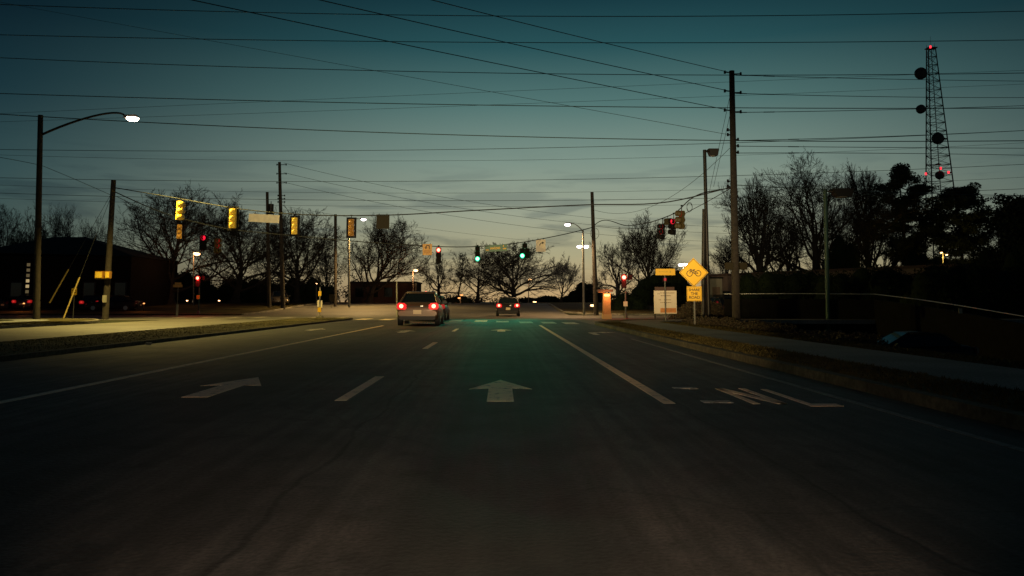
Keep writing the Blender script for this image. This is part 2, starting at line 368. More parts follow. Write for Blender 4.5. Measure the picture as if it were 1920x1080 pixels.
# right verge: kerb, dry grass strip, pavement
Rk = [(4.45, -40), (4.45, 10), (4.45, 38)] + arc(13.45, 38, 9, 180, 96, 9) + [(40, 47)]
def offset(path, d):
    out = []
    for i, p in enumerate(path):
        a = Vector(path[max(0, i - 1)]); b = Vector(path[min(len(path) - 1, i + 1)]); t = (b - a).normalized(); out.append((p[0] + t.y * d, p[1] - t.x * d))
    return out
def strip(name, path, d0, d1, z0, z1, m, zf=None):
    a = offset(path, d0); b = offset(path, d1); mb = MB(); zf = zf or (lambda x, y: 0)
    for i in range(len(path) - 1):
        q = [a[i], b[i], b[i + 1], a[i + 1]]
        mb.hexa([(x, y, z0 + zf(x, y)) for x, y in q] + [(x, y, z1 + zf(x, y)) for x, y in q])
    me = bpy.data.meshes.new(name); me.from_pydata(mb.v, [], mb.f); bm = bmesh.new(); bm.from_mesh(me); bmesh.ops.remove_doubles(bm, verts=bm.verts, dist=.0005)
    bmesh.ops.recalc_face_normals(bm, faces=bm.faces); bm.to_mesh(me); bm.free()
    return tag(link(name, me, m), kind='structure')
strip('right_kerb', Rk, 0, .16, -.1, .13, M_stain)
def densify(path, step=2.):
    out = []
    for a, b in zip(path, path[1:]):
        n = max(1, int(math.hypot(b[0] - a[0], b[1] - a[1]) / step)); out += [(a[0] + (b[0] - a[0]) * i / n, a[1] + (b[1] - a[1]) * i / n) for i in range(n)]
    return out + [path[-1]]
strip('verge', Rk, .16, 1.25, -.1, .125, M_grass)
strip('pavement', Rk, 1.25, 3.1, -.1, .13, M_conc)
strip('outer_verge', Rk[:3] + [(4.45, 40)], 3.1, 4.1, -.1, .122, M_grass)
# left median with its rounded nose, and the far verge
med = [(-9.3, -40), (-9.3, 40)] + [(-9.3 - 1.75 + 1.75 * math.cos(R(a)), 50.5 + 1.9 * math.sin(R(a))) for a in np.linspace(0, 180, 11)] + [(-12.8, 40), (-12.8, -40)]
tag(MB().slab([(x + (.16 if x < -11 else -.16), y - .1) for x, y in med], -.1, .085).build('median', M_med), kind='structure')
mk = MB()
mi = [(x + (.17 if x < -11 else -.17), y - .13 * sst(45, 52, y)) for x, y in med]
for i in range(len(med) - 1):
    mk.hexa([(*med[i], -.1), (*mi[i], -.1), (*mi[i + 1], -.1), (*med[i + 1], -.1), (*med[i], .09), (*mi[i], .09), (*mi[i + 1], .09), (*med[i + 1], .09)])
tag(mk.build('median_kerb', M_stain), kind='structure')
Lk = [(-60, 49.), (-29, 49.)] + arc(-29.5, 40.5, 8.5, 90, 5, 8) + [(-20.6, 30), (-20.5, -40)]
strip('left_kerb', Lk, 0, .16, -.1, .13, M_kerb)
strip('left_verge', Lk, .16, 2.4, -.1, .125, M_grass)
strip('left_pavement', Lk, 2.4, 4.0, -.1, .13, M_conc)
strip('left_bank', Lk, 4.0, 8.5, -.1, .125, M_dark)
Fk = [(-21, 66), (-21, 80), (-21, 100), (-21, 200)]
strip('far_left_kerb', densify(Fk)[::-1], 0, .2, -.1, .12, M_kerb, gz)
Fr = [(60, 65.2), (20, 65.2), (10, 66), (7, 68), (5.6, 72), (5.5, 90), (5.5, 110), (5.5, 200)]
strip('far_right_kerb', densify(Fr), -.2, 0, -.1, .12, M_kerb, gz)
strip('far_right_lawn', densify(Fr[:-1], 3.), .01, 22, -.1, .10, M_grass, gz)
strip('far_left_lawn', densify([(-21.2, 140), (-21.2, 100), (-21.2, 80), (-21.2, 65.5)], 3), .01, 26, -.1, .09, M_grass, gz)
strip('far_median', densify([(-7.6, 72), (-7.6, 100), (-7.6, 160)], 3.), -1.2, 1.2, -.1, .10, M_grass, gz)

# road markings, each a thin sheet of paint
def flat(name, polys, m, label=None, z=.005):
    mb = MB()
    for p in polys: mb.slab(p, z - .004, z)
    o = mb.build(name, m); o['kind'] = 'structure'
    if label: o['label'] = label
    return o
flat('left_lane_line', [[(-5.56, -10), (-5.43, -10), (-5.43, 37.5), (-5.56, 37.5)]], M_white)
flat('right_lane_line', [[(1.76, 8.8), (1.89, 8.8), (1.89, 38), (1.76, 38)]], M_white)
flat('edge_line', [[(3.84, 4), (3.92, 4), (3.92, 24), (3.84, 24)]], M_faint)
for y in (9.1, 19.1, 30.2, -1.5): flat('lane_dash', [[(-1.86, y), (-1.73, y), (-1.73, y + 2.9), (-1.86, y + 2.9)]], M_white)
def arrow(x, y, m=M_white, s=1):
    P = [(-.15, 0), (.15, 0), (.15, 1.35), (.40, 1.25), (0, 2.45), (-.40, 1.25), (-.15, 1.35)]
    flat('arrow_marking', [[(x + a * s, y + b) for a, b in (P[0], P[1], P[2], P[6])], [(x + a * s, y + b) for a, b in (P[2], P[3], P[4])], [(x + a * s, y + b) for a, b in (P[2], P[4], P[6])], [(x + a * s, y + b) for a, b in (P[6], P[4], P[5])]], m)
arrow(-.01, 9.0); arrow(-3.55, 9.45); arrow(0, 30); arrow(-3.6, 29, M_worn); arrow(-7.4, 31, M_worn)
flat('arrow_marking', [[(3.1, 27), (3.32, 27), (3.32, 28.6), (3.1, 28.6)], [(3.1, 28.6), (3.6, 28.9), (3.6, 29.2), (3.1, 28.9)], [(3.6, 28.6), (4.1, 29.05), (3.6, 29.5)]], M_worn)
# the worn word ONLY in the right lane: the O has lost its sides and the Y has all but gone
def bar(x0, x1, y0, y1): return [(x0, y0), (x1, y0), (x1, y1), (x0, y1)]
flat('letter_marking', [bar(2.22, 2.54, 8.85, 9.05), bar(2.2, 2.5, 10.25, 10.45)], M_worn)
flat('letter_marking', [bar(2.72, 2.80, 8.75, 10.3), [(2.72, 10.3), (2.83, 10.3), (3.1, 8.75), (2.99, 8.75)], bar(3.02, 3.10, 8.75, 10.3)], M_white)
flat('letter_marking', [bar(3.27, 3.35, 8.55, 10.2), bar(3.35, 3.62, 8.55, 8.75)], M_white)
# crosswalk blocks
for i, (px, py) in enumerate(((683, 598.5), (727, 599), (791, 600), (856, 601), (902, 602), (942, 603), (986, 604.5), (1028, 605), (1069, 606))):
    d = ray(px, py); t = -EYE / d.z; x, y = d.x * t, d.y * t
    flat('crossing_stripe', [bar(x - .35, x + .35, y - 1.6, y + 1.6)], M_white if i < 5 else M_worn, z=.006)
for i in range(8): flat('crossing_stripe', [bar(-25 + i * 1.9, -24.4 + i * 1.9, 56.5, 59)], M_worn, z=.006)

# ------------------------------------------------------------------ tree generators
def norm(a): return a / (np.linalg.norm(a, axis=-1, keepdims=True) + 1e-9)
def bare_tree(seed, H, RW, style='oak', rich=1., crown_from=.3):
    rg = np.random.default_rng(seed)
    tr = {'oak': .50, 'vase': .50, 'slim': .92, 'wide': .40}[style]
    a_lo, a_hi, lf = {'oak': (68, 12, .62), 'vase': (60, 6, .66), 'slim': (55, 25, .3), 'wide': (84, 22, .66)}[style]
    upb = {'oak': .07, 'vase': .10, 'slim': .12, 'wide': .02}[style]
    kids = [14, 9, 6, 4, 4] if rich >= 1 else [9, 7, 5, 4, 3]
    L = np.array([H * tr]); Rd = np.array([H * {'oak': .038, 'vase': .030, 'slim': .024, 'wide': .058}[style]]); P0 = np.zeros((1, 3)); D = norm(np.array([[rg.normal(0, .04), rg.normal(0, .04), 1.]]))
    levels = []
    for lv in range(6):
        k = [9, 7, 6, 5, 4, 3][lv]; n = len(L)
        pts = np.empty((n, k, 3)); pts[:, 0] = P0; d = D.copy()
        for s in range(1, k):
            d = norm(d + rg.normal(0, [.05, .14, .17, .2, .22, .22][lv], (n, 3)) + np.array([0, 0, upb * (.0 if lv == 0 else .5)]))
            pts[:, s] = pts[:, s - 1] + d * (L / (k - 1))[:, None]
        t = np.linspace(0, 1, k)
        end = .35 if lv < 5 else .4
        rad = Rd[:, None] * (1 - (1 - end) * t[None])
        if lv == 0: rad = rad * (1 + .7 * np.exp(-t * 14))[None]
        levels.append((pts, rad))
        if lv == 5: break
        c = kids[lv]
        lo = crown_from if lv == 0 else .22
        tt = lo + (1 - lo) * (np.tile((np.arange(c) + .5) / c, (n, 1)) + rg.uniform(-.4, .4, (n, c)) / c); tt[:, -1] = 1.
        idx = tt * (k - 1); i0 = np.clip(idx.astype(int), 0, k - 2); fr = idx - i0; ar = np.arange(n)[:, None]
        base = pts[ar, i0] * (1 - fr[..., None]) + pts[ar, i0 + 1] * fr[..., None]
        dirp = norm(pts[ar, i0 + 1] - pts[ar, i0])
        rnd = rg.normal(0, 1, dirp.shape)
        if lv == 0:
            a = np.arange(c) * 2.4 + rg.uniform(0, 6.28); rnd = np.stack([np.cos(a), np.sin(a), np.zeros(c)], -1)[None]
        perp = norm(rnd - (rnd * dirp).sum(-1, keepdims=True) * dirp)
        an = np.radians(a_lo + (a_hi - a_lo) * ((tt - lo) / (1 - lo)) ** .8 + rg.uniform(-9, 9, (n, c))) if lv == 0 else np.radians(rg.uniform(22, 52, (n, c))); an[:, -1] *= .4
        nd = norm(dirp * np.cos(an)[..., None] + perp * np.sin(an)[..., None] + np.array([0, 0, upb]))
        ll = L[:, None] * rg.uniform(.42, .66, (n, c)) * (1.15 - .45 * tt) if lv else H * lf * rg.uniform(.8, 1.05, (n, c)) * (1.05 - .28 * tt)
        rr = np.interp(tt, t, np.linspace(1, end, k)) * Rd[:, None] * (.5 if lv == 0 else .56); rr[:, -1] *= 1.3
        P0 = base.reshape(-1, 3); D = nd.reshape(-1, 3); L = ll.reshape(-1); Rd = np.maximum(rr.reshape(-1), .017)
    allp = np.concatenate([p.reshape(-1, 3) for p, _ in levels]); top = np.percentile(allp[:, 2], 98.5); rad = np.percentile(np.abs(allp[:, 0]), 91)
    S = np.array([RW / rad, RW / rad, H / top])
    big = [tubes(p * S, r * 1.0, 6 if i == 0 else 4) for i, (p, r) in enumerate(levels[:3])]
    fine = [tubes(p * S, r, 3) for p, r in levels[3:]]
    return merge(big), merge(fine)
def plant_tree(px, top, hw, Z, style, seed, label, rich=1., cf=.3, group='bare winter trees beyond the junction'):
    b = V(px, Z); H = W(px, top, Z).z - b.z; RW = hw * Z / FPX
    big, fine = bare_tree(seed, H, RW, style, rich, cf)
    t = root('bare_tree', b, label, 'tree', group)
    link('trunk', np_mesh('trunk', *big, True), M_bark, t); link('crown', np_mesh('crown', *fine), M_twig, t)
    return t
TREES = [
 (5, 388, 62, 95, 'vase', 'leafless tree cut by the edge of the picture behind the dark hip roofed house', .8, .3),
 (62, 412, 40, 120, 'vase', 'small thin leafless tree rising left of the street lamp pole over the house', .8, .3),
 (122, 388, 46, 130, 'vase', 'leafless tree standing up behind the flat ridge of the dark house', .8, .3),
 (183, 416, 36, 130, 'vase', 'thin leafless tree above the right roof slope of the dark house, behind the wooden pole', .6, .3),
 (318, 360, 102, 88, 'oak', 'big spreading leafless tree behind the yellow signals, just right of the house', 1, .22),
 (440, 384, 98, 92, 'oak', 'broad leafless tree with a thick forked trunk behind the blank name sign', 1, .22),
 (556, 396, 66, 98, 'oak', 'leafless tree just right of the tall transformer pole', 1, .25),
 (612, 462, 34, 125, 'vase', 'small leafless tree between the transformer pole and the bare wooden pole', .8, .2),
 (692, 414, 84, 110, 'oak', 'round crowned leafless tree behind the lamp post, above the dark low building', 1, .14),
 (822, 482, 36, 120, 'wide', 'leafless tree with two forked limbs standing right behind the silver car', .6, .45),
 (858, 476, 22, 130, 'slim', 'thin crooked leafless tree just right of the forked one near the silver car', .6, .3),
 (895, 462, 44, 125, 'oak', 'slender leafless tree under the first green light', .8, .3),
 (964, 458, 76, 100, 'wide', 'wide leafless oak with long low limbs above the small dark car', 1, .16),
 (1052, 482, 28, 135, 'vase', 'small egg shaped leafless tree right of the wide oak', .8, .25),
 (1160, 460, 40, 98, 'wide', 'ragged leafless tree behind the lit brick pillar', .8, .2),
 (1220, 414, 52, 105, 'vase', 'tall dense twiggy tree behind the white notice board', 1, .12),
 (1362, 446, 36, 120, 'vase', 'faint small leafless tree just left of the tallest utility pole', .6, .25),
 (1432, 338, 66, 92, 'oak', 'tall leafless tree directly right of the tallest utility pole', 1, .18),
 (1530, 308, 104, 90, 'oak', 'tallest leafless tree, fan shaped, behind the box head lamp with the green pole', 1, .1),
 (1634, 322, 60, 100, 'oak', 'leafless tree between the tallest fan shaped one and the pines', 1, .22),
 (1483, 396, 46, 104, 'vase', 'thin leafless tree filling the gap between the two tall ones right of the utility pole', .8, .2),
 (1670, 392, 44, 108, 'oak', 'low spreading leafless tree tucked behind the left pine', .8, .2),
 (1590, 410, 50, 110, 'wide', 'low leafless tree with slanting limbs under the tallest fan shaped one', .8, .15),
]
for i, (px, top, hw, Z, st, lb, rich, cf) in enumerate(TREES): plant_tree(px, top, hw, Z, st, 100 + i, lb, rich, cf)

def leaf_cloud(rg, centres, radii, n, size):
    """n small triangles spread through ellipsoids"""
    centres = np.asarray(centres, float); radii = np.asarray(radii, float)
    w = radii.prod(axis=1) ** .67; idx = rg.choice(len(centres), n, p=w / w.sum())
    d = norm(rg.normal(0, 1, (n, 3))) * (rg.uniform(.1, 1, (n, 1)) ** .45)
    c = centres[idx] + d * radii[idx]
    a = norm(rg.normal(0, 1, (n, 3))); b = norm(np.cross(a, rg.normal(0, 1, (n, 3)))); s = size * rg.uniform(.5, 1.3, (n, 1))
    v = np.stack([c - a * s, c + a * s * .8 + b * s * .4, c + b * s * 1.1], 1).reshape(-1, 3)
    return v, np.arange(3 * n).reshape(-1, 3)
def pine(px, top, hw, Z, seed, label, skew=0):
    rg = np.random.default_rng(seed); b = V(px, Z); H = W(px, top, Z).z - b.z; RW = hw * Z / FPX
    t = root('pine_tree', b, label, 'tree', 'tall pines beside the mast')
    k = 10; tz = np.linspace(0, H * .97, k); tp = np.stack([np.sin(tz * .3) * .15, tz * 0, tz], -1)[None]
    parts = [tubes(tp, np.linspace(.26, .05, k)[None], 7)]
    n = 34; hz = np.linspace(.30, .97, n) + rg.uniform(-.012, .012, n); an = np.arange(n) * 2.4 + rg.uniform(-.4, .4, n)
    prof = np.interp(hz, [.3, .42, .55, .7, .85, .97], [.5, .75, 1., .95, .72, .25]) * RW * rg.uniform(.55, 1.12, n)
    L = np.linspace(0, 1, 6)[None]; px_ = np.cos(an)[:, None] * prof[:, None] * L; py_ = np.sin(an)[:, None] * prof[:, None] * L
    pz = hz[:, None] * H + L * prof[:, None] * rg.uniform(-.05, .45, (n, 1)) - .18 * prof[:, None] * np.sin(L * 3.1) + rg.normal(0, .05, (n, 6))
    P = np.stack([px_, py_, pz], -1); parts.append(tubes(P, np.linspace(.075, .02, 6)[None].repeat(n, 0), 4))
    link('trunk', np_mesh('trunk', *merge(parts), True), M_bark, t)
    C = []; Rr = []
    for i in range(n):
        for j, f in enumerate((.5, .72, .9, 1.0)):
            if f < .6 and prof[i] < RW * .5: continue
            q = P[i, 0] * (1 - f) + P[i, -1] * f; q = np.array([q[0], q[1], np.interp(f, L[0], P[i, :, 2])])
            for _ in range(2):
                C.append(q + rg.normal(0, 1, 3) * np.array([.55, .55, .22]) + np.array([0, 0, .25])); s = rg.uniform(.55, 1.1); Rr.append((s, s, s * .5))
    for z in (.93, .96, 1.): C.append(np.array([rg.normal(0, .4), rg.normal(0, .4), H * z - .3])); Rr.append((.9, .9, .55))
    v, f = leaf_cloud(rg, C, Rr, 38000, .16)
    link('crown', np_mesh('crown', v, f), M_needle, t)
pine(1700, 322, 58, 95, 11, 'tall pine with layered dark needle pads left of the lattice mast foot')
pine(1806, 356, 62, 90, 12, 'tall broad pine in front of the lattice mast, right of the other pine')
pine(1930, 378, 40, 60, 13, 'dark pine cut off by the picture edge, right of both tall pines')

def bush(px, base_off, top, hw, Z, seed, label, n=9000, m=None, name='evergreen_bush', group='dark bushes and evergreens', depth=None, lump=9, size=.11, cat='bush'):
    rg = np.random.default_rng(seed); b = V(px, Z); H = (W(px, top, Z).z - b.z) * (1.16 if 'hedge' in label else 1.); RW = hw * Z / FPX; D = depth or min(RW, 3.)
    t = root(name, b, label, cat, group)
    C = []; Rr = []
    for i in range(lump):
        x = (i + .5) / lump * 2 - 1 + rg.uniform(-.1, .1); h = H * ((1 - .12 * abs(x) ** 4) * rg.uniform(.86, 1.) if 'long dark hedge' in label or 'high dark' in label else (1 - .45 * abs(x) ** 2.2) * rg.uniform(.72, 1.))
        C.append((x * RW * .86, rg.uniform(-.4, .4) * D, h * .55)); Rr.append((RW / lump * 1.8 + .3, D * .7, h * .46))
        C.append((x * RW * .9, rg.uniform(-.5, .5) * D, h * .25)); Rr.append((RW / lump * 2 + .3, D * .8, h * .3))
    v, f = leaf_cloud(rg, C, Rr, n, size)
    link('foliage', np_mesh('foliage', v, f), m or M_leaf, t)
    # solid domes added inside the shrub to keep it dark
    core = MB()
    for c, r in zip(C, Rr):
        core.dome((c[0], c[1], c[2]), (0, 0, 1), min(r[0], r[1] * 1.2) * .80, r[2] * .80, 9, 4); core.cyl((c[0], c[1], 0), (c[0], c[1], c[2]), min(r[0], r[1] * 1.2) * .7, min(r[0], r[1] * 1.2) * .8, 9, False)
    tag(core.build('opaque_core', m or M_leaf, t), kind='stuff')
    return t
bush(1584, 0, 428, 36, 85, 21, 'dark conical evergreen behind the box head lamp with the green pole', 14000, lump=4, cat='tree', name='evergreen_tree')
bush(1740, 0, 452, 48, 80, 22, 'dark bushy evergreen low between the trunks of the two tall pines', 14000, lump=5)
bush(1872, 0, 436, 62, 62, 23, 'large black evergreen mass right of the pines at the road cutting', 18000, lump=6)
bush(1940, 0, 430, 60, 52, 24, 'black evergreen filling the right edge of the view', 12000, lump=5)
bush(1245, 0, 488, 58, 88, 25, 'dense dark evergreen growing behind the white notice board', 16000, lump=6)
bush(1176, 0, 540, 26, 75, 26, 'low dark bush behind the red pedestal signal', 5000, lump=4)
bush(1310, 0, 560, 46, 50, 27, 'low ragged bush below the bicycle sign', 6000, m=M_leaf2, lump=5)
bush(1480, 0, 512, 100, 62, 28, 'long dark hedge in front of the beige building near its left end', 16000, lump=10)
bush(1640, 0, 506, 104, 56, 29, 'long dark hedge in front of the beige building at its middle', 16000, lump=10)
bush(1800, 0, 500, 100, 52, 30, 'high dark hedge at the right end of the beige building', 16000, lump=9)
bush(800, 0, 548, 24, 112, 31, 'dark round bush behind the roof of the silver car', 5000, lump=4)
bush(860, 0, 553, 20, 118, 32, 'small dark bush under the thin crooked tree', 4000, lump=3)
for i, (px, tp, hw, lb) in enumerate(((1028, 553, 26, 'spiky low bush on the skyline under the small egg shaped tree'), (990, 556, 14, 'tiny skyline bush next to the low warm lamp'), (1075, 552, 26, 'skyline bush left of the steel lamp pole'), (1150, 560, 30, 'skyline bush between the thick wooden pole and the red pedestal signal'), (1100, 522, 30, 'thin hazy evergreen behind the steel lamp pole'))):
    bush(px, 0, tp, hw, 150, 40 + i, lb, 3500, lump=4, size=.16)
for i, (px, tp, hw, lb) in enumerate(((260, 516, 50, 'dark hedge just right of the house'), (350, 510, 60, 'dark hedge behind the left pedestal signal'), (465, 516, 62, 'dark hedge under the thick forked tree'), (570, 520, 60, 'dark hedge left of the low dark building'))):
    bush(px, 0, tp, hw, 100, 60 + i, lb, 12000, lump=8, size=.14, depth=2.5)
for i, (x, y, s, lb) in enumerate(((9.6, 24, 1, 'brown dry bush on the slope just above the parked dark car'), (9.3, 30, 1.1, 'brown dry bush on the slope farther up than the parked dark car'), (9.0, 36, .9, 'brown dry bush at the head of the slope below the bicycle sign'))):
    t = root('dry_bush', (x, y, gz(x, y)), lb, 'bush', 'dry brush on the slope'); rg = np.random.default_rng(70 + i)
    v, f = leaf_cloud(rg, [(0, 0, .25), (.6, 1.0, .2), (-.2, -1.2, .2), (.9, -.5, .2), (.2, 2.2, .18)], [(.7 * s, .9, .32 * s)] * 5, 5000, .07)
    link('foliage', np_mesh('foliage', v, f), M_leaf2, t)
# grass blades along the right verge and median, uncountable
def blades(name, areas, n, seed, h=.09, m=M_grass):
    rg = np.random.default_rng(seed); tot = np.array([(a[1] - a[0]) * (a[3] - a[2]) for a in areas]); idx = rg.choice(len(areas), n, p=tot / tot.sum()); A = np.array(areas)[idx]
    u = rg.uniform(0, 1, n); v = rg.uniform(0, 1, n); x = A[:, 0] + (A[:, 1] - A[:, 0]) * u; y = A[:, 2] + (A[:, 3] - A[:, 2]) * v; z = np.full(n, .115 if m is M_grass else .08)
    a = rg.uniform(0, 6.28, n); w = .012; hh = h * rg.uniform(.4, 1.3, n); lx = rg.normal(0, .03, n); ly = rg.normal(0, .03, n)
    p = np.stack([x, y, z], -1); d = np.stack([np.cos(a) * w, np.sin(a) * w, a * 0], -1); tpz = np.stack([lx, ly, hh], -1)
    vv = np.stack([p - d, p + d, p + tpz], 1).reshape(-1, 3)
    tag(link(name, np_mesh(name, vv, np.arange(3 * n).reshape(-1, 3)), m), 'short dry grass ' + ('on the median' if 'median' in name else 'along the verges'), 'grass', kind='stuff')
blades('grass', [(4.62, 5.7, 3, 38), (7.56, 8.5, 8, 38), (-22.8, -20.7, 15, 40)], 60000, 5, .05)
blades('median_grass', [(-12.6, -9.5, 12, 50)], 16000, 6, .035, M_med)

# a dark wood far off, closing the horizon
rg = np.random.default_rng(77); C = []; Rr = []
for i in range(420):
    x = -330 + i * 1.75 + rg.uniform(-1, 1)
    Yd = 240 + rg.uniform(-12, 12); pxx = 940 + x / Yd * FPX
    tall = np.interp(pxx, [-2000, 250, 600, 700, 820, 930, 1100, 1200, 1300, 4000], [14, 13, 11, 8, 3.0, 1.9, 2.0, 4, 6, 8])
    h = tall * rg.uniform(.6, 1.1); C.append((x, Yd, .9 + h * .45)); Rr.append((2.2, 2, h * .5))
v, f = leaf_cloud(rg, C, Rr, 60000, .42)
tag(link('far_woods', np_mesh('far_woods', v, f), M_leaf), 'far off dark line of woods closing the horizon', 'woods', kind='stuff')

# ------------------------------------------------------------------ buildings
def house():
    Z = 78; ax = V(-60, Z).x; bx = V(247, Z).x; z0 = gz(0, Z); Hh = W(247, 517 - 0, Z).z - z0
    t = root('hip_roofed_house', ((ax + bx) / 2, Z + 6, z0), 'large black silhouetted house with a hipped roof and a lit stair window', 'house')
    w = (bx - ax) / 2; d = 6
    eave = W(247, 480, Z).z - z0
    MB().box((0, 0, eave / 2), (2 * w - .8, 2 * d - .8, eave)).build('wall', M_housewall, t)
    cx = (ax + bx) / 2
    def zz(py): return W(200, py, Z + 3).z - z0
    top = zz(440); xl = W(100, 440, Z + 6).x - cx; xr = W(160, 440, Z + 6).x - cx
    # main hip
    MB().add([(xl - 4.4, -d, eave + .35), (w, -d, eave), (w, d, eave), (xl - 4.4, d, eave + .35), (xl, 0, top), (xr, 0, top)], [(0, 1, 5, 4), (1, 2, 5), (2, 3, 4, 5), (3, 0, 4), (3, 2, 1, 0)]).build('roof', M_roof, t)
    l2 = eave + .6
    MB().add([(-w, -d + .5, l2 - .6), (xl - 3, -d + .5, l2 - .6), (xl - 3, d - .5, l2 - .6), (-w, d - .5, l2 - .6), (-w + 3, 0, l2 + .4), (xl - 2.5, 0, l2 + 1.2)], [(0, 1, 5, 4), (1, 2, 5), (2, 3, 4, 5), (3, 0, 4), (3, 2, 1, 0)]).build('roof', M_roof, t)
    # tall stair window: panes lit unevenly
    wx = W(47, 540, Z).x - cx; wz0 = W(47, 562, Z).z - z0; wz1 = W(47, 491, Z).z - z0; n = 7; st = (wz1 - wz0) / n
    fr = MB()
    for s in (-1, 1): fr.box((wx + s * .2, -d + .38, (wz0 + wz1) / 2), (.05, .1, wz1 - wz0 + .1))
    wf = fr.build('window_frame', M_trim, t)
    for i in range(n):
        m = E_window if i in (0, 2, 3) else em('dim_window_pane', (1, .74, .36), .10)
        MB().box((wx, -d + .38, wz0 + st * (i + .5)), (.33, .04, st - .22)).build('pane', m, wf)
    for xx in (-6.5, -3.5, 3.5, 6.5):
        f_ = MB().box((xx, -d + .38, 1.9), (1.2, .06, 1.5)).build('window', M_trim, t); MB().box((0, 0, 0), (1, .05, 1.3)).build('pane', M_glass, f_).location = (xx, -d + .33, 1.9)
house()
def low_building():
    Z = 112; a = V(655, Z); b = V(779, Z); z0 = a.z; H = W(700, 528, Z).z - z0
    t = root('low_building', ((a.x + b.x) / 2, Z + 4, z0), 'low flat roofed dark building behind the lamp post and the silver car', 'building'); w = (b.x - a.x) / 2
    MB().box((0, 0, H / 2 - .1), (2 * w, 8, H - .2)).build('wall', mat('dark_plum_wall', (.030, .014, .012), .9, noise=.2, scale=1), t)
    MB().box((0, 0, H - .08), (2 * w + .3, 8.3, .2)).build('roof', M_roof, t)
    for s in (.42, 1.): MB().box((w * s + .02, -4.04, H / 2), (.22, .1, H - .25)).build('corner_trim', M_pale, t)
    for x in (-3.2, -1.2, .8): MB().box((x, -4.03, 1.5), (1.1, .06, 1.3)).build('window', M_glass, t)
low_building()
def beige_building():
    A = W(1330, 520, 92); B = W(1792, 498, 66); z0 = 0; d = Vector((B.x - A.x, B.y - A.y, 0)); L = d.length; ang = math.atan2(d.y, d.x)
    t = root('long_building', (A.x, A.y, 0), 'long low flat roofed beige building behind the hedges under the pines', 'building', rz=ang)
    H = W(1600, 507, 77).z
    MB().box((L / 2, 5, H / 2 - .2), (L, 10, H + .2)).build('wall', M_beige, t)
    MB().box((L / 2, 5, H + .02), (L + .3, 10.3, .22)).build('roof', mat('brown_roof_edge', (.10, .065, .05), .9), t)
    for i in range(9): MB().box((2.5 + i * (L - 5) / 8, -.02, 1.7), (1.4, .06, 1.2)).build('window', M_glass, t)
beige_building()
def shed():
    Z = 84; a = V(1331, Z); b = V(1354, Z)
    t = root('storage_shed', ((a.x + b.x) / 2, Z + 1, a.z), 'narrow pale grey shed between the leaning pole pair and the tallest utility pole', 'shed')
    H = W(1340, 520, Z).z - a.z; w = b.x - a.x
    MB().box((0, 0, H / 2 - .1), (w, 2.4, H)).build('wall', M_pale, t); MB().box((0, 0, H - .07), (w + .2, 2.6, .14)).build('roof', M_roof, t); MB().box((.0, -1.22, 1.05), (.8, .05, 2.0)).build('door', M_beige, t)
shed()
# retaining wall with a handrail that follows the drop to the sunken car park
def rail_wall():
    pts = [(1357, 551, 47), (1500, 550.5, 46), (1640, 551.5, 44), (1720, 561, 40), (1800, 573, 36), (1925, 594, 31), (1990, 605, 29)]
    Pw = [W(*p) for p in pts]
    t = root('boundary_wall', (Pw[0].x, Pw[0].y, gz(Pw[0].x, Pw[0].y)), 'long dark boundary wall with a pale metal top rail dropping to the right', 'wall')
    o = t.location
    mb = MB(); rl = MB()
    for a, b in zip(Pw, Pw[1:]):
        n = Vector((b.y - a.y, -(b.x - a.x), 0)).normalized() * .1
        za, zb = gz(a.x, a.y) - .3, gz(b.x, b.y) - .3
        q = [a - n, a + n, b + n, b - n]
        mb.hexa([(p.x - o.x, p.y - o.y, (za if i in (0, 1) else zb) - o.z) for i, p in enumerate(q)] + [(p.x - o.x, p.y - o.y, p.z - .30 - o.z) for p in q])
        rl.cyl(a - o, b - o, .022, None, 8)
    mb.build('wall_face', M_fence, t); rl.build('handrail', mat('bright_steel_rail', (.55, .55, .5), .35, .8), t)
    k = 0
    for a, b in zip(Pw, Pw[1:]):
        n = max(1, int((b - a).length / 1.8))
        for i in range(n):
            p = a.lerp(b, i / n) - o; MB().cyl(p, p - Vector((0, 0, .34)), .02, None, 6).build('post', M_black, t)
    p = W(1801, 583, 35.6) - o; MB().box(p, (.16, .02, .22)).build('notice_plate', M_pale, t)
rail_wall()

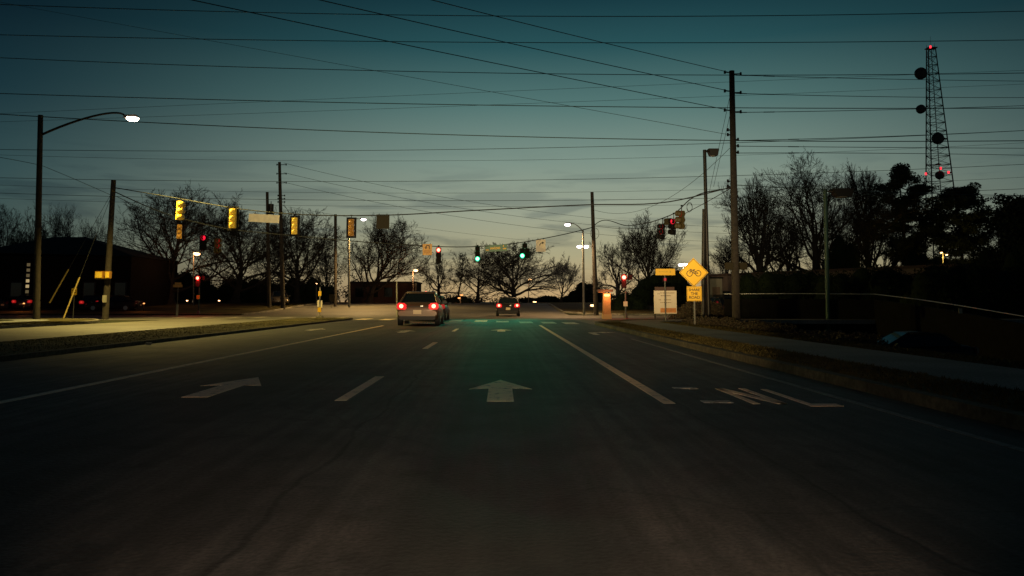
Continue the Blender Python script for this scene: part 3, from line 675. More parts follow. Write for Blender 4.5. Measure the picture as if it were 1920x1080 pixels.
# ------------------------------------------------------------------ lattice mast
def mast():
    Z = 250.; base = V(1779, Z); top = W(1744.5, 92, Z); z0 = base.z; H = top.z - z0
    bx = W(1768, 566, Z).x
    t = root('lattice_mast', (bx, Z, z0), 'tall steel lattice mast with round dishes and red warning lights behind the pines', 'mast')
    tx = top.x - bx
    wb = 74 * Z / FPX / 1.71; wt_ = 16 * Z / FPX / 1.71
    def leg(k, f):
        r = wb + (wt_ - wb) * f; a = R(200 + 120 * k)
        return Vector((tx * f * .35 + r * math.cos(a), r * math.sin(a), H * f))
    for k in range(3): MB().cyl(leg(k, 0), leg(k, 1), .22, .17, 6).build('leg', M_tower, t)
    n = 30
    for i in range(n):
        f0, f1 = i / n, (i + 1) / n; mb = MB()
        for k in range(3):
            mb.cyl(leg(k, f1), leg((k + 1) % 3, f1), .11, None, 4, False); a, b = (k, (k + 1) % 3) if i % 2 else ((k + 1) % 3, k)
            mb.cyl(leg(a, f0), leg(b, f1), .055, None, 4, False)
            mb.cyl(leg(b, f0), leg(a, f1), .045, None, 4, False)
        mb.build('lattice_section', M_tower, t)
    la = leg(1, 0) * .4 + leg(2, 0) * .6; lb = leg(1, 1) * .4 + leg(2, 1) * .6
    MB().cyl(la, lb, .16, .12, 5, False).build('cable_ladder', M_tower, t)
    for px, py, r in ((1728, 137, 11.5), (1728, 204, 8.5), (1760, 259, 11), (1763.5, 328, 8), (1759, 309, 5)):
        p = W(px, py, Z - 2.5); c = p - t.location; rr = r * Z / FPX
        d = MB().cyl(c + Vector((0, .9, 0)), c, rr, rr, 20)
        if r == 5: d = MB().cyl(c + Vector((0, 0, 0)), c + Vector((0, 0, .35)), rr * 1.2, rr * .8, 14)
        d.dome(c, (0, -1, 0), rr * .98, rr * .3, 20, 3) if r != 5 else None
        f = (c.z / H); near = min((leg(k, f) for k in range(3)), key=lambda q: (q - c).length); d.cyl(c + Vector((0, .8, 0)), near, .12, None, 5)
        d.build('dish_antenna', M_tower, t)
    for px, py in ((1744.5, 88), (1736, 326), (1764, 315.5), (1778.5, 323)):
        c = W(px, py, Z - 3) - t.location; f = min(1, c.z / H); near = min((leg(k, f) for k in range(3)), key=lambda q: (q - c).length)
        b = MB().cyl(c - Vector((0, 0, .35)), c + Vector((0, 0, .35)), .28, .28, 8).build('beacon', E_beacon, t); MB().cyl(c, near, .08, None, 5).build('bracket', M_tower, b)
    tp = leg(0, 1) * .5 + leg(1, 1) * .5
    for dx, h in ((0, 4), (1.2, 1.8), (-1.4, 1.2)): MB().cyl(tp + Vector((dx, 0, 0)), tp + Vector((dx, 0, h)), .07, .03, 5).build('antenna_rod', M_tower, t)
    MB().box(tp + Vector((.2, .3, .1)), (3, 2.4, .25)).build('top_platform', M_tower, t)
mast()

# ------------------------------------------------------------------ poles and wires
def pole(px_b, py_b, px_t, py_t, Z, r0, r1, label, m=M_wood, name='utility_pole', group='wooden poles', cat='pole'):
    b = V(px_b, Z, py_b); tp = W(px_t, py_t, Z)
    t = root(name, b, label, cat, group); MB().cyl((0, 0, -.2), tp - b, r0, r1, 14).build('shaft', m, t); return t, tp - b
def insul(t, p, dx, name='insulator'):
    MB().cyl(p, p + Vector((dx, 0, .02)), .035, .03, 6).cyl(p + Vector((dx, 0, -.06)), p + Vector((dx, 0, .1)), .06, .05, 8).build(name, M_black, t)
# near left pole, top of the span wire
pA, tA = pole(197, 598, 213, 338, 51, .20, .15, 'leaning wooden pole left of the yellow signals, with two yellow boxes on it')
for px, w_ in ((187, .5), (203, .32)):
    c = W(px, 515.5, 50.7) - pA.location; h = MB().box(c, (w_, .28, .46)).build('pedestrian_signal', M_dyel, pA, bevel=.02); MB().box(c + Vector((0, -.145, 0)), (w_ - .1, .02, .36)).build('face_plate', M_yellow, h)
MB().cyl(W(180, 523, 50.8) - pA.location, W(202, 523, 50.8) - pA.location, .03).build('bracket', M_steel, pA)
MB().box(W(196, 560.5, 50.75) - pA.location, (.22, .16, .46)).build('meter_box', M_pale, pA, bevel=.015)
# tall transformer pole and its neighbour
pT, tT = pole(531, 577, 524, 304, 78, .22, .14, 'tall wooden pole with stacked insulators just right of the blank name sign')
for py in (309, 326, 343): insul(pT, W(526, py, 78) - pT.location, .55); insul(pT, W(526, py, 78) - pT.location, -.35)
for py in (367, 373, 379): insul(pT, W(527, py, 78) - pT.location, .35); insul(pT, W(527, py, 78) - pT.location, -.3)
pU, tU = pole(505, 577, 501, 360, 80, .2, .14, 'shorter wooden pole carrying the transformer can, left of the taller insulator pole')
c = W(508, 391, 79.8) - pU.location; tr_ = MB().cyl(c + Vector((0, 0, -.55)), c + Vector((0, 0, .45)), .27, .27, 14).build('transformer', M_bronze, pU); MB().cyl(c + Vector((0, 0, .45)), c + Vector((0, 0, .75)), .05, .03, 8).build('bushing', M_black, tr_)
MB().cyl(c, (tU * .9).lerp(c, .1), .04).build('bracket', M_black, pU)
pC, tC = pole(629, 568, 629, 402, 84, .17, .15, 'plain dark wooden pole between the two backplated signals')
pD, tD = pole(1118, 590, 1110, 360, 65, .21, .13, 'thick wooden pole left of the lit brick pillar, end of the signal span')
pB, tB = pole(1380, 600, 1372, 133, 41, .22, .14, 'tallest wooden utility pole with side insulators, right of the bicycle sign')
for py in (136, 171, 207): insul(pB, W(1369, py, 41) - pB.location, -.28); insul(pB, W(1374, py + 3, 41) - pB.location, .42)
for py in (262, 274, 286): insul(pB, W(1376, py, 41) - pB.location, .22)
for py in (244, 253, 340, 350): insul(pB, W(1369, py, 41) - pB.location, -.12, 'clamp')
for px in (1367, 1393):
    c = W(px, 499, 40.6) - pB.location; h = MB().box(c, (.38, .24, .36)).build('pedestrian_signal', M_dback, pB, bevel=.02); MB().cyl(c, Vector((0.05, 0, c.z)), .03).build('bracket', M_black, h)
pS, tS = pole(1317, 594, 1320, 392, 46, .14, .10, 'short dark pole right behind the box head lamp post near the bicycle sign', M_bronze)
# sign pole lit pale beside the silver car
pP, tP = pole(745, 592, 744, 528, 60, .06, .055, 'slim pale post directly left of the silver car', M_pale, 'sign_post', 'slim posts')
# guys of the left pole with yellow guards
for i, (a, b, mid, lb) in enumerate((((207, 366), (93, 568), (129, 505), 'guy wire with a pale guard, the lower leaning one left of the wooden pole'), ((207, 372), (118, 600), (147, 523), 'guy wire with a yellow guard passing the small yellow sign'))):
    A_ = W(*a, 51); B_ = W(*b, 50 - i * 2); M_ = W(*mid, 50.5 - i * 1.3)
    t = root('guy_wire', B_, lb, 'cable', 'guy wires of the leaning pole')
    MB().cyl(Vector((0, 0, 0)), A_ - B_, .012, None, 5).build('strand', M_wire, t); MB().cyl((0, 0, 0), (A_ - B_).normalized() * (M_ - B_).length, .045, None, 8).build('guard', mat('faded_yellow_plastic', (.30, .22, .06), .7), t)
c = W(139, 547, 52); t = root('small_sign', (c.x, c.y, gz(c.x, c.y)), 'small yellow plate on a post behind the leaning guy guards', 'sign')
MB().box((0, 0, c.z), (.34, .02, .44)).build('panel', M_sign_y, t); MB().cyl((0, .03, 0), (0, .03, c.z), .025).build('post', M_steel, t); MB().box((0, -.013, c.z + .05), (.3, .006, .03)).box((0, -.013, c.z - .06), (.3, .006, .03)).build('printed_bars', M_ink, t)

def wire(label, pts, Z0, Z1, x0, x1, r=.025, n=44, deg=2, group='power lines crossing the sky', name='power_line', Zf=None):
    X, Y = polyfit_pts(pts, x0, x1, n, deg)
    P = np.array([W(x, y, Z0 + (Z1 - Z0) * ((x - x0) / (x1 - x0))) for x, y in zip(X, Y)])[None]
    v, q = tubes(P, np.full((1, n), r * .78), 5); return tag(link(name, np_mesh(name, v, q, True), M_line), label, 'cable', group)
XL, XR = -500, 2400
long_ = [
 ('topmost power line across the whole sky', [(0, 8), (500, 25), (960, 29), (1400, 30), (1920, 21)], 38, .026),
 ('second power line from the top of the sky', [(0, 65), (500, 76), (960, 79), (1400, 80), (1920, 75)], 40, .026),
 ('third long power line, meeting the tallest pole near its tip', [(0, 108), (500, 128), (980, 137), (1400, 141), (1920, 137)], 42, .026),
 ('long power line level with the middle insulators of the tallest pole', [(0, 175), (500, 190), (980, 198), (1420, 202), (1920, 203)], 44, .03),
 ('long power line just behind the top of the street lamp pole', [(0, 214), (250, 228), (500, 241), (980, 256), (1420, 264), (1920, 264)], 44, .032),
 ('thin cable rising to the right above the street lamp head', [(0, 213), (250, 202), (480, 191), (960, 171), (1450, 150), (1920, 132)], 70, .018),
 ('thin cable rising to the right below the street lamp head', [(0, 228), (290, 219), (500, 212), (830, 200), (1100, 190), (1420, 177), (1920, 158)], 72, .018),
 ('level power line crossing the street lamp pole below its arm', [(0, 280), (500, 284), (960, 278), (1365, 268), (1920, 245)], 60, .026),
 ('faint line just beneath the level one that crosses the lamp pole below its arm', [(0, 290), (500, 302), (960, 300), (1365, 291), (1740, 277), (1920, 268)], 75, .018),
 ('power line passing behind the tip of the leaning wooden pole', [(0, 333), (500, 341), (960, 337), (1370, 330), (1920, 308)], 62, .024),
 ('faint line just beneath the one at the tip of the leaning pole', [(0, 347), (500, 360), (960, 361), (1365, 355), (1740, 341), (1920, 332)], 78, .018),
 ('second lowest power line, crossing the top of the yellow signals', [(0, 362), (500, 374), (960, 376), (1365, 371), (1920, 354)], 64, .024),
 ('lowest and faintest line crossing behind the yellow signals', [(0, 372), (500, 385), (960, 387), (1365, 383), (1700, 374)], 80, .018)]
for lb, pts, Z, r in long_: wire(lb, pts, Z, Z, XL, XR, r, 60)
for lb, pts, r in (('steepest diagonal line, reaching the top insulator of the tallest pole', [(810, 0), (960, 38), (1369, 136)], .022), ('diagonal line reaching the middle insulator of the tallest pole', [(600, 0), (960, 82), (1369, 171)], .024), ('diagonal line reaching the lower insulator of the tallest pole', [(360, 0), (740, 80), (1369, 207)], .024), ('faint diagonal line reaching the tallest pole below its three insulators', [(60, 15), (700, 132), (1369, 253)], .016)):
    wire(lb, pts, 22 if r > .02 else 60, 41, pts[0][0] - 200, 1369, r, 40)
for lb, pts, zr in (('short line leaving the top of the tallest pole to the right', [(1376, 141), (1500, 144), (1740, 150), (1920, 152)], 60), ('line leaving the middle of the three upper insulators to the right', [(1376, 175), (1450, 177), (1700, 182), (1920, 183)], 60), ('line leaving the lowest of the three upper insulators to the right', [(1376, 211), (1500, 209), (1740, 204), (1920, 198)], 60), ('upper of three thin lines leaving the small insulators to the right', [(1378, 263), (1500, 262), (1740, 252), (1920, 245)], 60), ('middle of three thin lines leaving the small insulators to the right', [(1378, 274), (1600, 276), (1920, 278)], 60), ('lowest of three thin lines leaving the small insulators to the right', [(1378, 287), (1600, 287), (1920, 291)], 60), ('cable sagging from the tallest pole past the box head lamp to the right', [(1378, 347), (1545, 355), (1740, 363), (1920, 367)], 60)):
    wo_ = wire(lb, pts, 41, zr, 1376, 2300, (.026 if 'cable' in lb else .023), 30, group='lines running right from the tallest pole')
    if 'cable' not in lb:
        for xa in ((1380, 1432) if 'insulators' not in lb or 'upper insul' in lb or 'three upper' in lb else (1478,)):
            f_ = lambda x: W(x, np.polyval(np.polyfit([p[0] for p in pts], [p[1] for p in pts], 2), x), 41 + (zr - 41) * (x - 1376) / 924)
            MB().cyl(f_(xa), f_(xa + 20), .026, .026, 8).build('line_sleeve', M_black, wo_)
for y0, y1, y2, lb in ((307, 399, 424, 'upper'), (325, 413, 436, 'middle'), (343, 430, 452, 'lower')):
    wire(f'{lb} of three lines descending from the tall insulator pole toward the thick pole', [(532, y0), (830, (y0 * .33 + y1 * .67) - 6), (980, y1), (1340, y2)], 78, 110, 532, 1500, .022, 30, group='lines descending right from the insulator pole')
wire('faint sagging line low on the tall insulator pole, behind the signals', [(540, 388), (740, 420), (980, 450)], 79, 110, 540, 1050, .016, 20, group='lines descending right from the insulator pole')
wire('dark line from the picture edge down to the leaning wooden pole', [(-200, 270), (0, 295), (73, 309)], 44, 48, -200, 75, .02, 12, group='short lines at the leaning pole')
wire('dark line from the street lamp pole down to the leaning wooden pole', [(75, 309), (140, 336), (206, 365)], 48, 51, 75, 206, .02, 12, group='short lines at the leaning pole')
wire('loose line sagging from the tallest pole down to the thick pole', [(1114, 394), (1160, 399), (1210, 393), (1290, 347), (1370, 276)], 65, 41, 1114, 1368, .016, 30, deg=3, group='cables strung between the signal poles', name='messenger_cable')
# guy strands of the tallest pole
for a, b, lb in (((1369, 178), (1330, 360), 'left one'), ((1370, 210), (1338, 350), 'right one')):
    A_ = W(*a, 41); B_ = W(*b, 52); mb = MB().cyl(A_, B_, .012, None, 5); tag(mb.build('guy_wire', M_wire), f'thin strand slanting down from the tallest pole behind the box head lamp, the {lb}', 'cable', 'thin strands of the tallest pole')

# span wires that hold the signals
def span(label, ctrl, r=.03, n=50, name='span_wire'):
    xs = [c[0] for c in ctrl]; ys = [c[1] for c in ctrl]; zs = [c[2] for c in ctrl]; X = np.linspace(xs[0], xs[-1], n)
    # monotone cubic through the control points
    def cub(X, xs, ys):
        xs = np.array(xs, float); ys = np.array(ys, float); m = np.gradient(ys, xs); i = np.clip(np.searchsorted(xs, X) - 1, 0, len(xs) - 2); h = xs[i + 1] - xs[i]; t = (X - xs[i]) / h
        return (2 * t**3 - 3 * t**2 + 1) * ys[i] + (t**3 - 2 * t**2 + t) * h * m[i] + (-2 * t**3 + 3 * t**2) * ys[i + 1] + (t**3 - t**2) * h * m[i + 1]
    Y = cub(X, xs, ys); Zs = np.interp(X, xs, zs); P = np.array([W(x, y, z) for x, y, z in zip(X, Y, Zs)])[None]
    v, q = tubes(P, np.full((1, n), r), 6); tag(link(name, np_mesh(name, v, q, True), M_wire), label, 'cable', 'cables strung between the signal poles')
span('near span cable from the leaning pole past the yellow signals to the tallest pole', [(216, 352, 51), (340, 373, 48), (437, 390, 46), (560, 402, 45), (700, 404, 44), (900, 394, 43), (1100, 384, 42), (1250, 379, 41.5), (1372, 351, 41)], .032)
span('far span cable carrying the red and the two green signals', [(216, 360, 51), (290, 393, 52), (400, 424, 54), (540, 441, 56), (750, 458, 58), (870, 463, 59), (960, 457, 60), (1015, 448, 61), (1085, 433, 62), (1112, 426, 65)], .035)
span('right span cable from the thick pole to the tallest pole with three red signals', [(1113, 424, 65), (1116, 421, 64.8), (1180, 423, 58), (1240, 410, 52), (1270, 396, 49), (1290, 377, 47), (1372, 351, 41)], .03)
span('second strand under the right span cable', [(1114, 424, 65), (1180, 429, 58), (1240, 421, 52), (1300, 392, 47), (1330, 376, 44), (1370, 353, 41)], .018)
span('thin line between the leaning pole and the plain dark pole', [(218, 368, 51), (290, 403, 56), (420, 440, 66), (560, 452, 78), (628, 447, 84)], .018)
# coiled slack by the right signals
cc = W(1293, 383, 46.6); cm_ = []
for i in range(26):
    a = i / 25 * 4 * math.pi; cm_.append((cc.x + .16 * math.sin(a), cc.y + .05 * i / 25, cc.z - .12 - .26 * math.cos(a) - .1 * (i / 25)))
v, q = tubes(np.array(cm_)[None], np.full((1, 26), .014), 5); tag(link('cable_coil', np_mesh('cable_coil', v, q, True), M_wire), 'loop of slack cable hanging on the right span cable', 'cable')
cc = W(1115, 433, 64.8); cm_ = [(cc.x + .35 * math.sin(a), cc.y, cc.z - .2 - .45 * math.cos(a)) for a in np.linspace(0, 6.0, 20)]
v, q = tubes(np.array(cm_)[None], np.full((1, 20), .016), 5); tag(link('cable_coil', np_mesh('cable_coil', v, q, True), M_wire), 'loop of slack cable on the thick wooden pole', 'cable')

# ------------------------------------------------------------------ traffic signals
def visor_mesh(c, r=.15, L=.24, n=12):
    """open tunnel visor in front (-y) of a lens"""
    vs = []; fs = []
    for k, (y, rr) in enumerate(((0, r), (-L, r), (-L, r - .012), (0, r - .012))):
        for i in range(n + 1):
            a = R(-55 + 290 * i / n); vs.append((c[0] + rr * math.cos(a), c[1] + y, c[2] + rr * math.sin(a)))
    for k in range(3):
        for i in range(n): fs.append((k * (n + 1) + i, k * (n + 1) + i + 1, (k + 1) * (n + 1) + i + 1, (k + 1) * (n + 1) + i))
    return vs, fs
def signal(px, py_top, Z, wire_y, label, cells, lit, hm, backplate, rz=0, scale=1., group='traffic signals', vm=None, lampc=None, tilt=0):
    """cells: list of (col,row); lit: {(col,row): lens material}"""
    tp = W(px, py_top, Z); t = root('traffic_signal', tp, label, 'traffic signal', group, rz, scale); t.rotation_euler[1] = tilt
    S = .34; rows = max(r for _, r in cells) + 1
    for (c, r) in cells:
        cx, cz = c * S, -(r + .5) * S
        h = MB().box((cx, .02, cz), (S - .012, .20, S - .008)).build('signal_housing', hm, t, bevel=.02)
        d = MB().dome((cx, .12, cz), (0, 1, 0), S * .40, .10, 14, 4); d.build('rear_door', hm, h)
        MB().add(*visor_mesh((cx, -.08, cz), .168), True).build('visor', vm or hm, h)
        m = lit.get((c, r), M_lensoff)
        m_out = {E_red: E_redhalo, E_green: E_greenhalo}.get(m, m)
        MB().cyl((cx, -.075, cz), (cx, -.10, cz), .168, .168, 18).build('lens', m_out, h)
        if m_out is not m: MB().dome((cx, -.101, cz), (0, -1, 0), .105, .03, 18, 3).build('lit_core', m, h)
    if backplate:
        cs = [c for c, _ in cells]; w = (max(cs) - min(cs) + 1) * S + .26; cxm = (max(cs) + min(cs)) / 2 * S; hh = rows * S + .24
        b = MB(); b.box((cxm, -.02, .055), (w, .012, .11)); b.box((cxm, -.02, -rows * S - .055), (w, .012, .11)); 
        for s in (-1, 1): b.box((cxm + s * (w / 2 - .06), -.02, -rows * S / 2), (.12, .012, rows * S))
        b.build('backplate', M_black, t)
    up = (W(px, wire_y, Z).z - tp.z) / scale
    MB().cyl((0, 0, 0), (0, 0, max(up, .06)), .022, None, 8).box((0, 0, max(up, .06)), (.12, .07, .07)).build('hanger', M_black, t)
    if lampc:
        (c, r), colr, P = lampc
        lamp('SPOT', 'signal_light', (c * S, -.16, -(r + .5) * S), P, colr, .12, aim=(.03, -1, -.22), angle=R(54), blend=1., parent=t)
    return t
C3 = [(0, 0), (0, 1), (0, 2)]
GRN = (.05, 1, .5); RED = (1, .03, .03)
signal(822.5, 464, 57.5, 461, 'three light signal facing us with its top red lit, left of the greens', C3, {(0, 0): E_red}, M_black, False, lampc=((0, 0), RED, 350), scale=1.1)
signal(895.5, 462, 59, 461, 'three light signal facing us with the bottom green lit, left one of the two greens', C3, {(0, 2): E_green}, M_sigglow, False, lampc=((0, 2), GRN, 600), scale=1.08)
signal(984, 456, 60.3, 454, 'five light doghouse signal with a lower left green lit, right one of the two greens', [(0, 0), (-.5, 1), (.5, 1), (-.5, 2), (.5, 2)], {(-.5, 2): E_green}, M_sigglow, False, lampc=((-.5, 2), GRN, 600), scale=1.12)
bk = 'span mounted signals seen from behind'
signal(339, 377, 48, 373, 'bright yellow signal seen from behind, highest on the near span', C3, {}, M_yellow, False, math.pi, 1.13, bk, tilt=R(-3))
signal(337, 421, 54, 406, 'dull brownish signal hanging right under the highest yellow one', C3, {}, M_dyel, False, math.pi + .3, .95, bk)
signal(437.5, 391, 46, 390, 'yellow signal seen from behind with a smooth flat back, left of the blank name sign', C3, {}, M_yellow, True, math.pi - .18, 1.12, bk)
signal(553, 408, 45, 402, 'yellow signal in a black backplate right of the blank name sign', C3, {}, M_yellow, True, math.pi, .93, bk)
signal(659, 411, 44.5, 404, 'amber signal in a black backplate in front of the lamp post', C3, {}, M_dyel, True, math.pi, .93, bk)
sd = 'red signals facing the side street'
signal(380, 441, 60, 419, 'signal facing the side street, glowing red top, left one above the left lamp', C3, {(0, 0): E_reddim}, M_black, False, R(48), 1.12, sd, lampc=None)
signal(407, 447, 61, 425, 'signal facing the side street with a dim red top, right one above the left lamp', C3, {(0, 0): M_lensred_off, (0, 1): M_lensred_off}, M_olive, False, R(60), 1.1, sd)
signal(1242, 420, 51.5, 410, 'side street signal lowest on the right span, with slotted visors', C3, {(0, 0): M_lensred_off, (0, 1): M_lensred_off}, M_black, False, R(-62), .98, sd, tilt=R(5))
signal(1263, 410, 49.5, 400, 'side street signal on the right span with a glowing red light', C3, {(0, 0): E_reddim}, M_black, False, R(-50), 1.0, sd, tilt=R(5))
signal(1278, 395, 48, 386, 'side street signal highest on the right span', C3, {(0, 0): M_lensred_off}, M_olive, False, R(-70), 1.1, sd, tilt=R(4))
c = W(1252, 414, 50); t = root('hanging_sign', c, 'small dark plate beside the glowing signal on the right span', 'sign', rz=R(-40)); MB().box((0, 0, -.05), (.5, .03, .42)).build('panel', M_dback, t); MB().cyl((0, 0, .1), (0, 0, .33), .015).build('hanger', M_black, t)

# ------------------------------------------------------------------ hanging signs
def hang_sign(px0, px1, py0, py1, Z, wy, name, label, front, back, cat='sign', tilt=0.):
    a = W(px0, py0, Z); b = W(px1, py1, Z); w = b.x - a.x; h = a.z - b.z; cx = (a.x + b.x) / 2
    t = root(name, (cx, Z, a.z), label, cat); t.rotation_euler[1] = tilt
    MB().box((0, 0, -h / 2), (w, .03, h)).build('panel', front, t, bevel=.008)
    if back: MB().box((0, .02, -h / 2), (w - .03, .006, h - .03)).build('rear_face', back, t)
    up = max(.05, W(px0, wy, Z).z - a.z)
    for s in (-.3, .3): MB().cyl((s * w, 0, -.02), (s * w, 0, up), .018, None, 8).build('hanger', M_black, t)
    return t, w, h
hang_sign(467, 524, 402, 417, 45.3, 398, 'blank_sign', 'long pale blank back of a street name sign between two yellow signals', M_alu, None, tilt=R(3))
hang_sign(706, 730, 402, 429, 44, 403, 'square_sign', 'dark square back of a sign on the near span above the bare trees', M_dback, None)
def ring(mb, cx, cz, r, w, y, a0=0, a1=360, n=28, th=.004):
    for i in range(n):
        t0, t1 = R(a0 + (a1 - a0) * i / n), R(a0 + (a1 - a0) * (i + 1) / n)
        pts = [(cx + rr * math.cos(t), cz + rr * math.sin(t)) for rr, t in ((r - w / 2, t0), (r + w / 2, t0), (r + w / 2, t1), (r - w / 2, t1))]
        mb.prism(pts, y - th, y)
def seg(mb, p, q, w, y, th=.004):
    p = Vector(p); q = Vector(q); d = (q - p).normalized(); n = Vector((-d.y, d.x)) * w / 2
    mb.prism([tuple(p + n), tuple(q + n), tuple(q - n), tuple(p - n)], y - th, y)
t, w, h = hang_sign(792.5, 810, 457.5, 478.5, 57, 459, 'u_turn_sign', 'orange lit sign with a U turn arrow left of the red signal', M_sign_o, None)
mb = MB(); ring(mb, .02, -.22, .12, .06, -.02, 0, 180, 14); seg(mb, (.14, -.22), (.14, -.36), .06, -.02); mb.prism([(-.19, -.24), (-.01, -.24), (-.10, -.36)], -.024, -.02); mb.build('arrow_print', M_ink, t)
mb = MB()
for z in (-.50, -.62): 
    for x in (-.18, -.09, 0, .09, .18): mb.box((x, -.019, z), (.05, .006, .07))
mb.build('worn_lettering', mat('faded_print', (.30, .12, .03), .7), t)
t, w, h = hang_sign(1005, 1023, 449, 472, 61, 446, 'turn_sign', 'white sign with a curved right turn arrow, right end of the far span', M_sign_w, None)
mb = MB(); ring(mb, .12, -.46, .20, .055, -.02, 90, 180, 10); mb.prism([(.10, -.16), (.10, -.36), (.26, -.26)], -.024, -.02); mb.build('arrow_print', M_ink, t)
t, w, h = hang_sign(909, 951, 459, 471.5, 59.5, 457, 'street_name_sign', 'green hanging street name sign with blurred yellow lettering between the greens', M_signgreen, None, tilt=R(-3))
mb = MB(); rr = random.Random(3)
x = -.42
while x < .34:
    hgt = rr.uniform(.14, .2); mb.box((x, -.02, -h * .52 + .01), (.045, .008, hgt)); mb.box((x + .03, -.0205, -h * .52 + rr.choice((.06, -.05, 0))), (.06, .006, .035)); x += .085
mb.box((-.66, -.02, -h * .72), (.22, .008, .10)).box((.62, -.02, -h * .64), (.24, .008, .10)).box((.55, -.02, -h * .22), (.08, .008, .12)); mb.build('blurred_lettering', M_sign_y, t)

# ------------------------------------------------------------------ roadside signs
def text_mesh(s, size, m, parent, loc, name='lettering'):
    cu = bpy.data.curves.new(name, 'FONT'); cu.body = s; cu.size = size; cu.align_x = 'CENTER'; cu.align_y = 'CENTER'; cu.extrude = .002; cu.offset = .003
    o = bpy.data.objects.new(name, cu); col.objects.link(o); bpy.context.view_layer.update(); dg = bpy.context.evaluated_depsgraph_get()
    me = bpy.data.meshes.new_from_object(o.evaluated_get(dg)); bpy.data.objects.remove(o); me.materials.clear()
    q = link(name, me, m, parent); q.location = loc; q.rotation_euler = (math.pi / 2, 0, 0); return q
def bike_sign():
    Z = 34; c = W(1300.5, 511, Z); b = Vector((c.x, Z, .1)); t = root('bicycle_sign', b, 'bright yellow diamond bicycle warning sign with a SHARE THE ROAD plate', 'sign')
    h = 27.5 * Z / FPX; cz = c.z - b.z
    pt = [(0, cz + h), (h, cz), (0, cz - h), (-h, cz)]
    MB().prism(pt, -.015, .0).build('diamond_panel', M_sign_y, t)
    mb = MB()
    for i in range(4): seg(mb, Vector(pt[i]) * 1 + (Vector((0, cz)) - Vector(pt[i])) * .07, Vector(pt[(i + 1) % 4]) + (Vector((0, cz)) - Vector(pt[(i + 1) % 4])) * .07, .018, -.016)
    mb.build('border_line', M_ink, t)
    mb = MB(); y = -.016; s = h * .95; z = cz - .02
    ring(mb, -.30 * s, z - .04 * s, .20 * s, .05 * s, y); ring(mb, .32 * s, z - .02 * s, .20 * s, .05 * s, y)
    BB = (.05 * s, z - .06 * s); seat = (.0, z + .18 * s); head = (-.20 * s, z + .17 * s)
    y = -.0175
    for p, q, w_ in ((BB, seat, .05), (BB, head, .045), (seat, head, .04), ((.32 * s, z - .02 * s), BB, .04), ((.32 * s, z - .02 * s), seat, .035), (head, (-.30 * s, z - .04 * s), .045), (head, (-.23 * s, z + .27 * s), .04), ((-.30 * s, z + .27 * s), (-.12 * s, z + .27 * s), .045), ((-.07 * s, z + .22 * s), (.10 * s, z + .24 * s), .06)):
        y -= .0008; seg(mb, p, q, w_ * s, y)
    mb.build('bicycle_print', M_ink, t)
    p0 = W(1287.5, 537, Z) - b; p1 = W(1316, 564.5, Z) - b; w = p1.x - p0.x; hh = p0.z - p1.z; cx = (p0.x + p1.x) / 2; pz = (p0.z + p1.z) / 2
    MB().box((cx, -.008, pz), (w, .014, hh)).build('plate_panel', M_sign_y, t, bevel=.004)
    mb = MB(); 
    for sx in (-1, 1): mb.box((cx + sx * (w / 2 - .03), -.016, pz), (.012, .003, hh - .048))
    for sz in (-1, 1): mb.box((cx, -.0162, pz + sz * (hh / 2 - .03)), (w - .048, .003, .012))
    mb.build('border_line', M_ink, t)
    for i, s_ in enumerate(('SHARE', 'THE', 'ROAD')): text_mesh(s_, .165, M_ink, t, (cx, -.018, pz + .16 - i * .16))
    MB().box((cx, .03, (cz + h) / 2 - .1), (.06, .05, cz + h - .1)).build('post', M_steel, t)
bike_sign()
def board():
    Z = 44; a = W(1226, 545, Z); b2 = W(1269, 588, Z); x0, x1, z1, z0 = a.x, b2.x, a.z, b2.z; cx = (x0 + x1) / 2; w = x1 - x0; h = z1 - z0; g = .1
    t = root('notice_board', (cx, Z, g), 'big pale notice board with a brown header and an orange corner, on two posts', 'sign')
    MB().box((0, 0, (z0 + z1) / 2 - g), (w, .06, h)).build('panel', M_sign_w, t, bevel=.01)
    MB().box((-.03, -.005, z1 - g + .1), (w * .86, .08, .20)).build('header', M_brown, t)
    mb = MB().box((w * .12, -.034, z0 - g + h * .14), (w * .7, .008, h * .2)).build('orange_picture', mat('orange_print', (.55, .22, .06), .6, noise=.3, scale=6), t)
    mb = MB(); rr = random.Random(9)
    for (zf, xa, xb, th) in ((.90, -.22, .40, .035), (.86, -.35, -.25, .03), (.78, -.2, .2, .04), (.60, -.3, -.22, .025), (.60, -.05, .25, .035), (.48, -.22, .26, .03)):
        x = xa
        while x < xb:
            l = rr.uniform(.03, .07); mb.box((x * w + l / 2, -.033, z0 - g + zf * h), (l, .006, th)); x += (l + .02) / w
    mb.build('blurred_lettering', mat('brown_print', (.16, .08, .03), .7), t)
    for s in (-.46, .46): MB().box((s * w, .05, (z1 - g) / 2), (.07, .05, z1 - g)).build('post', M_wood, t)
board()
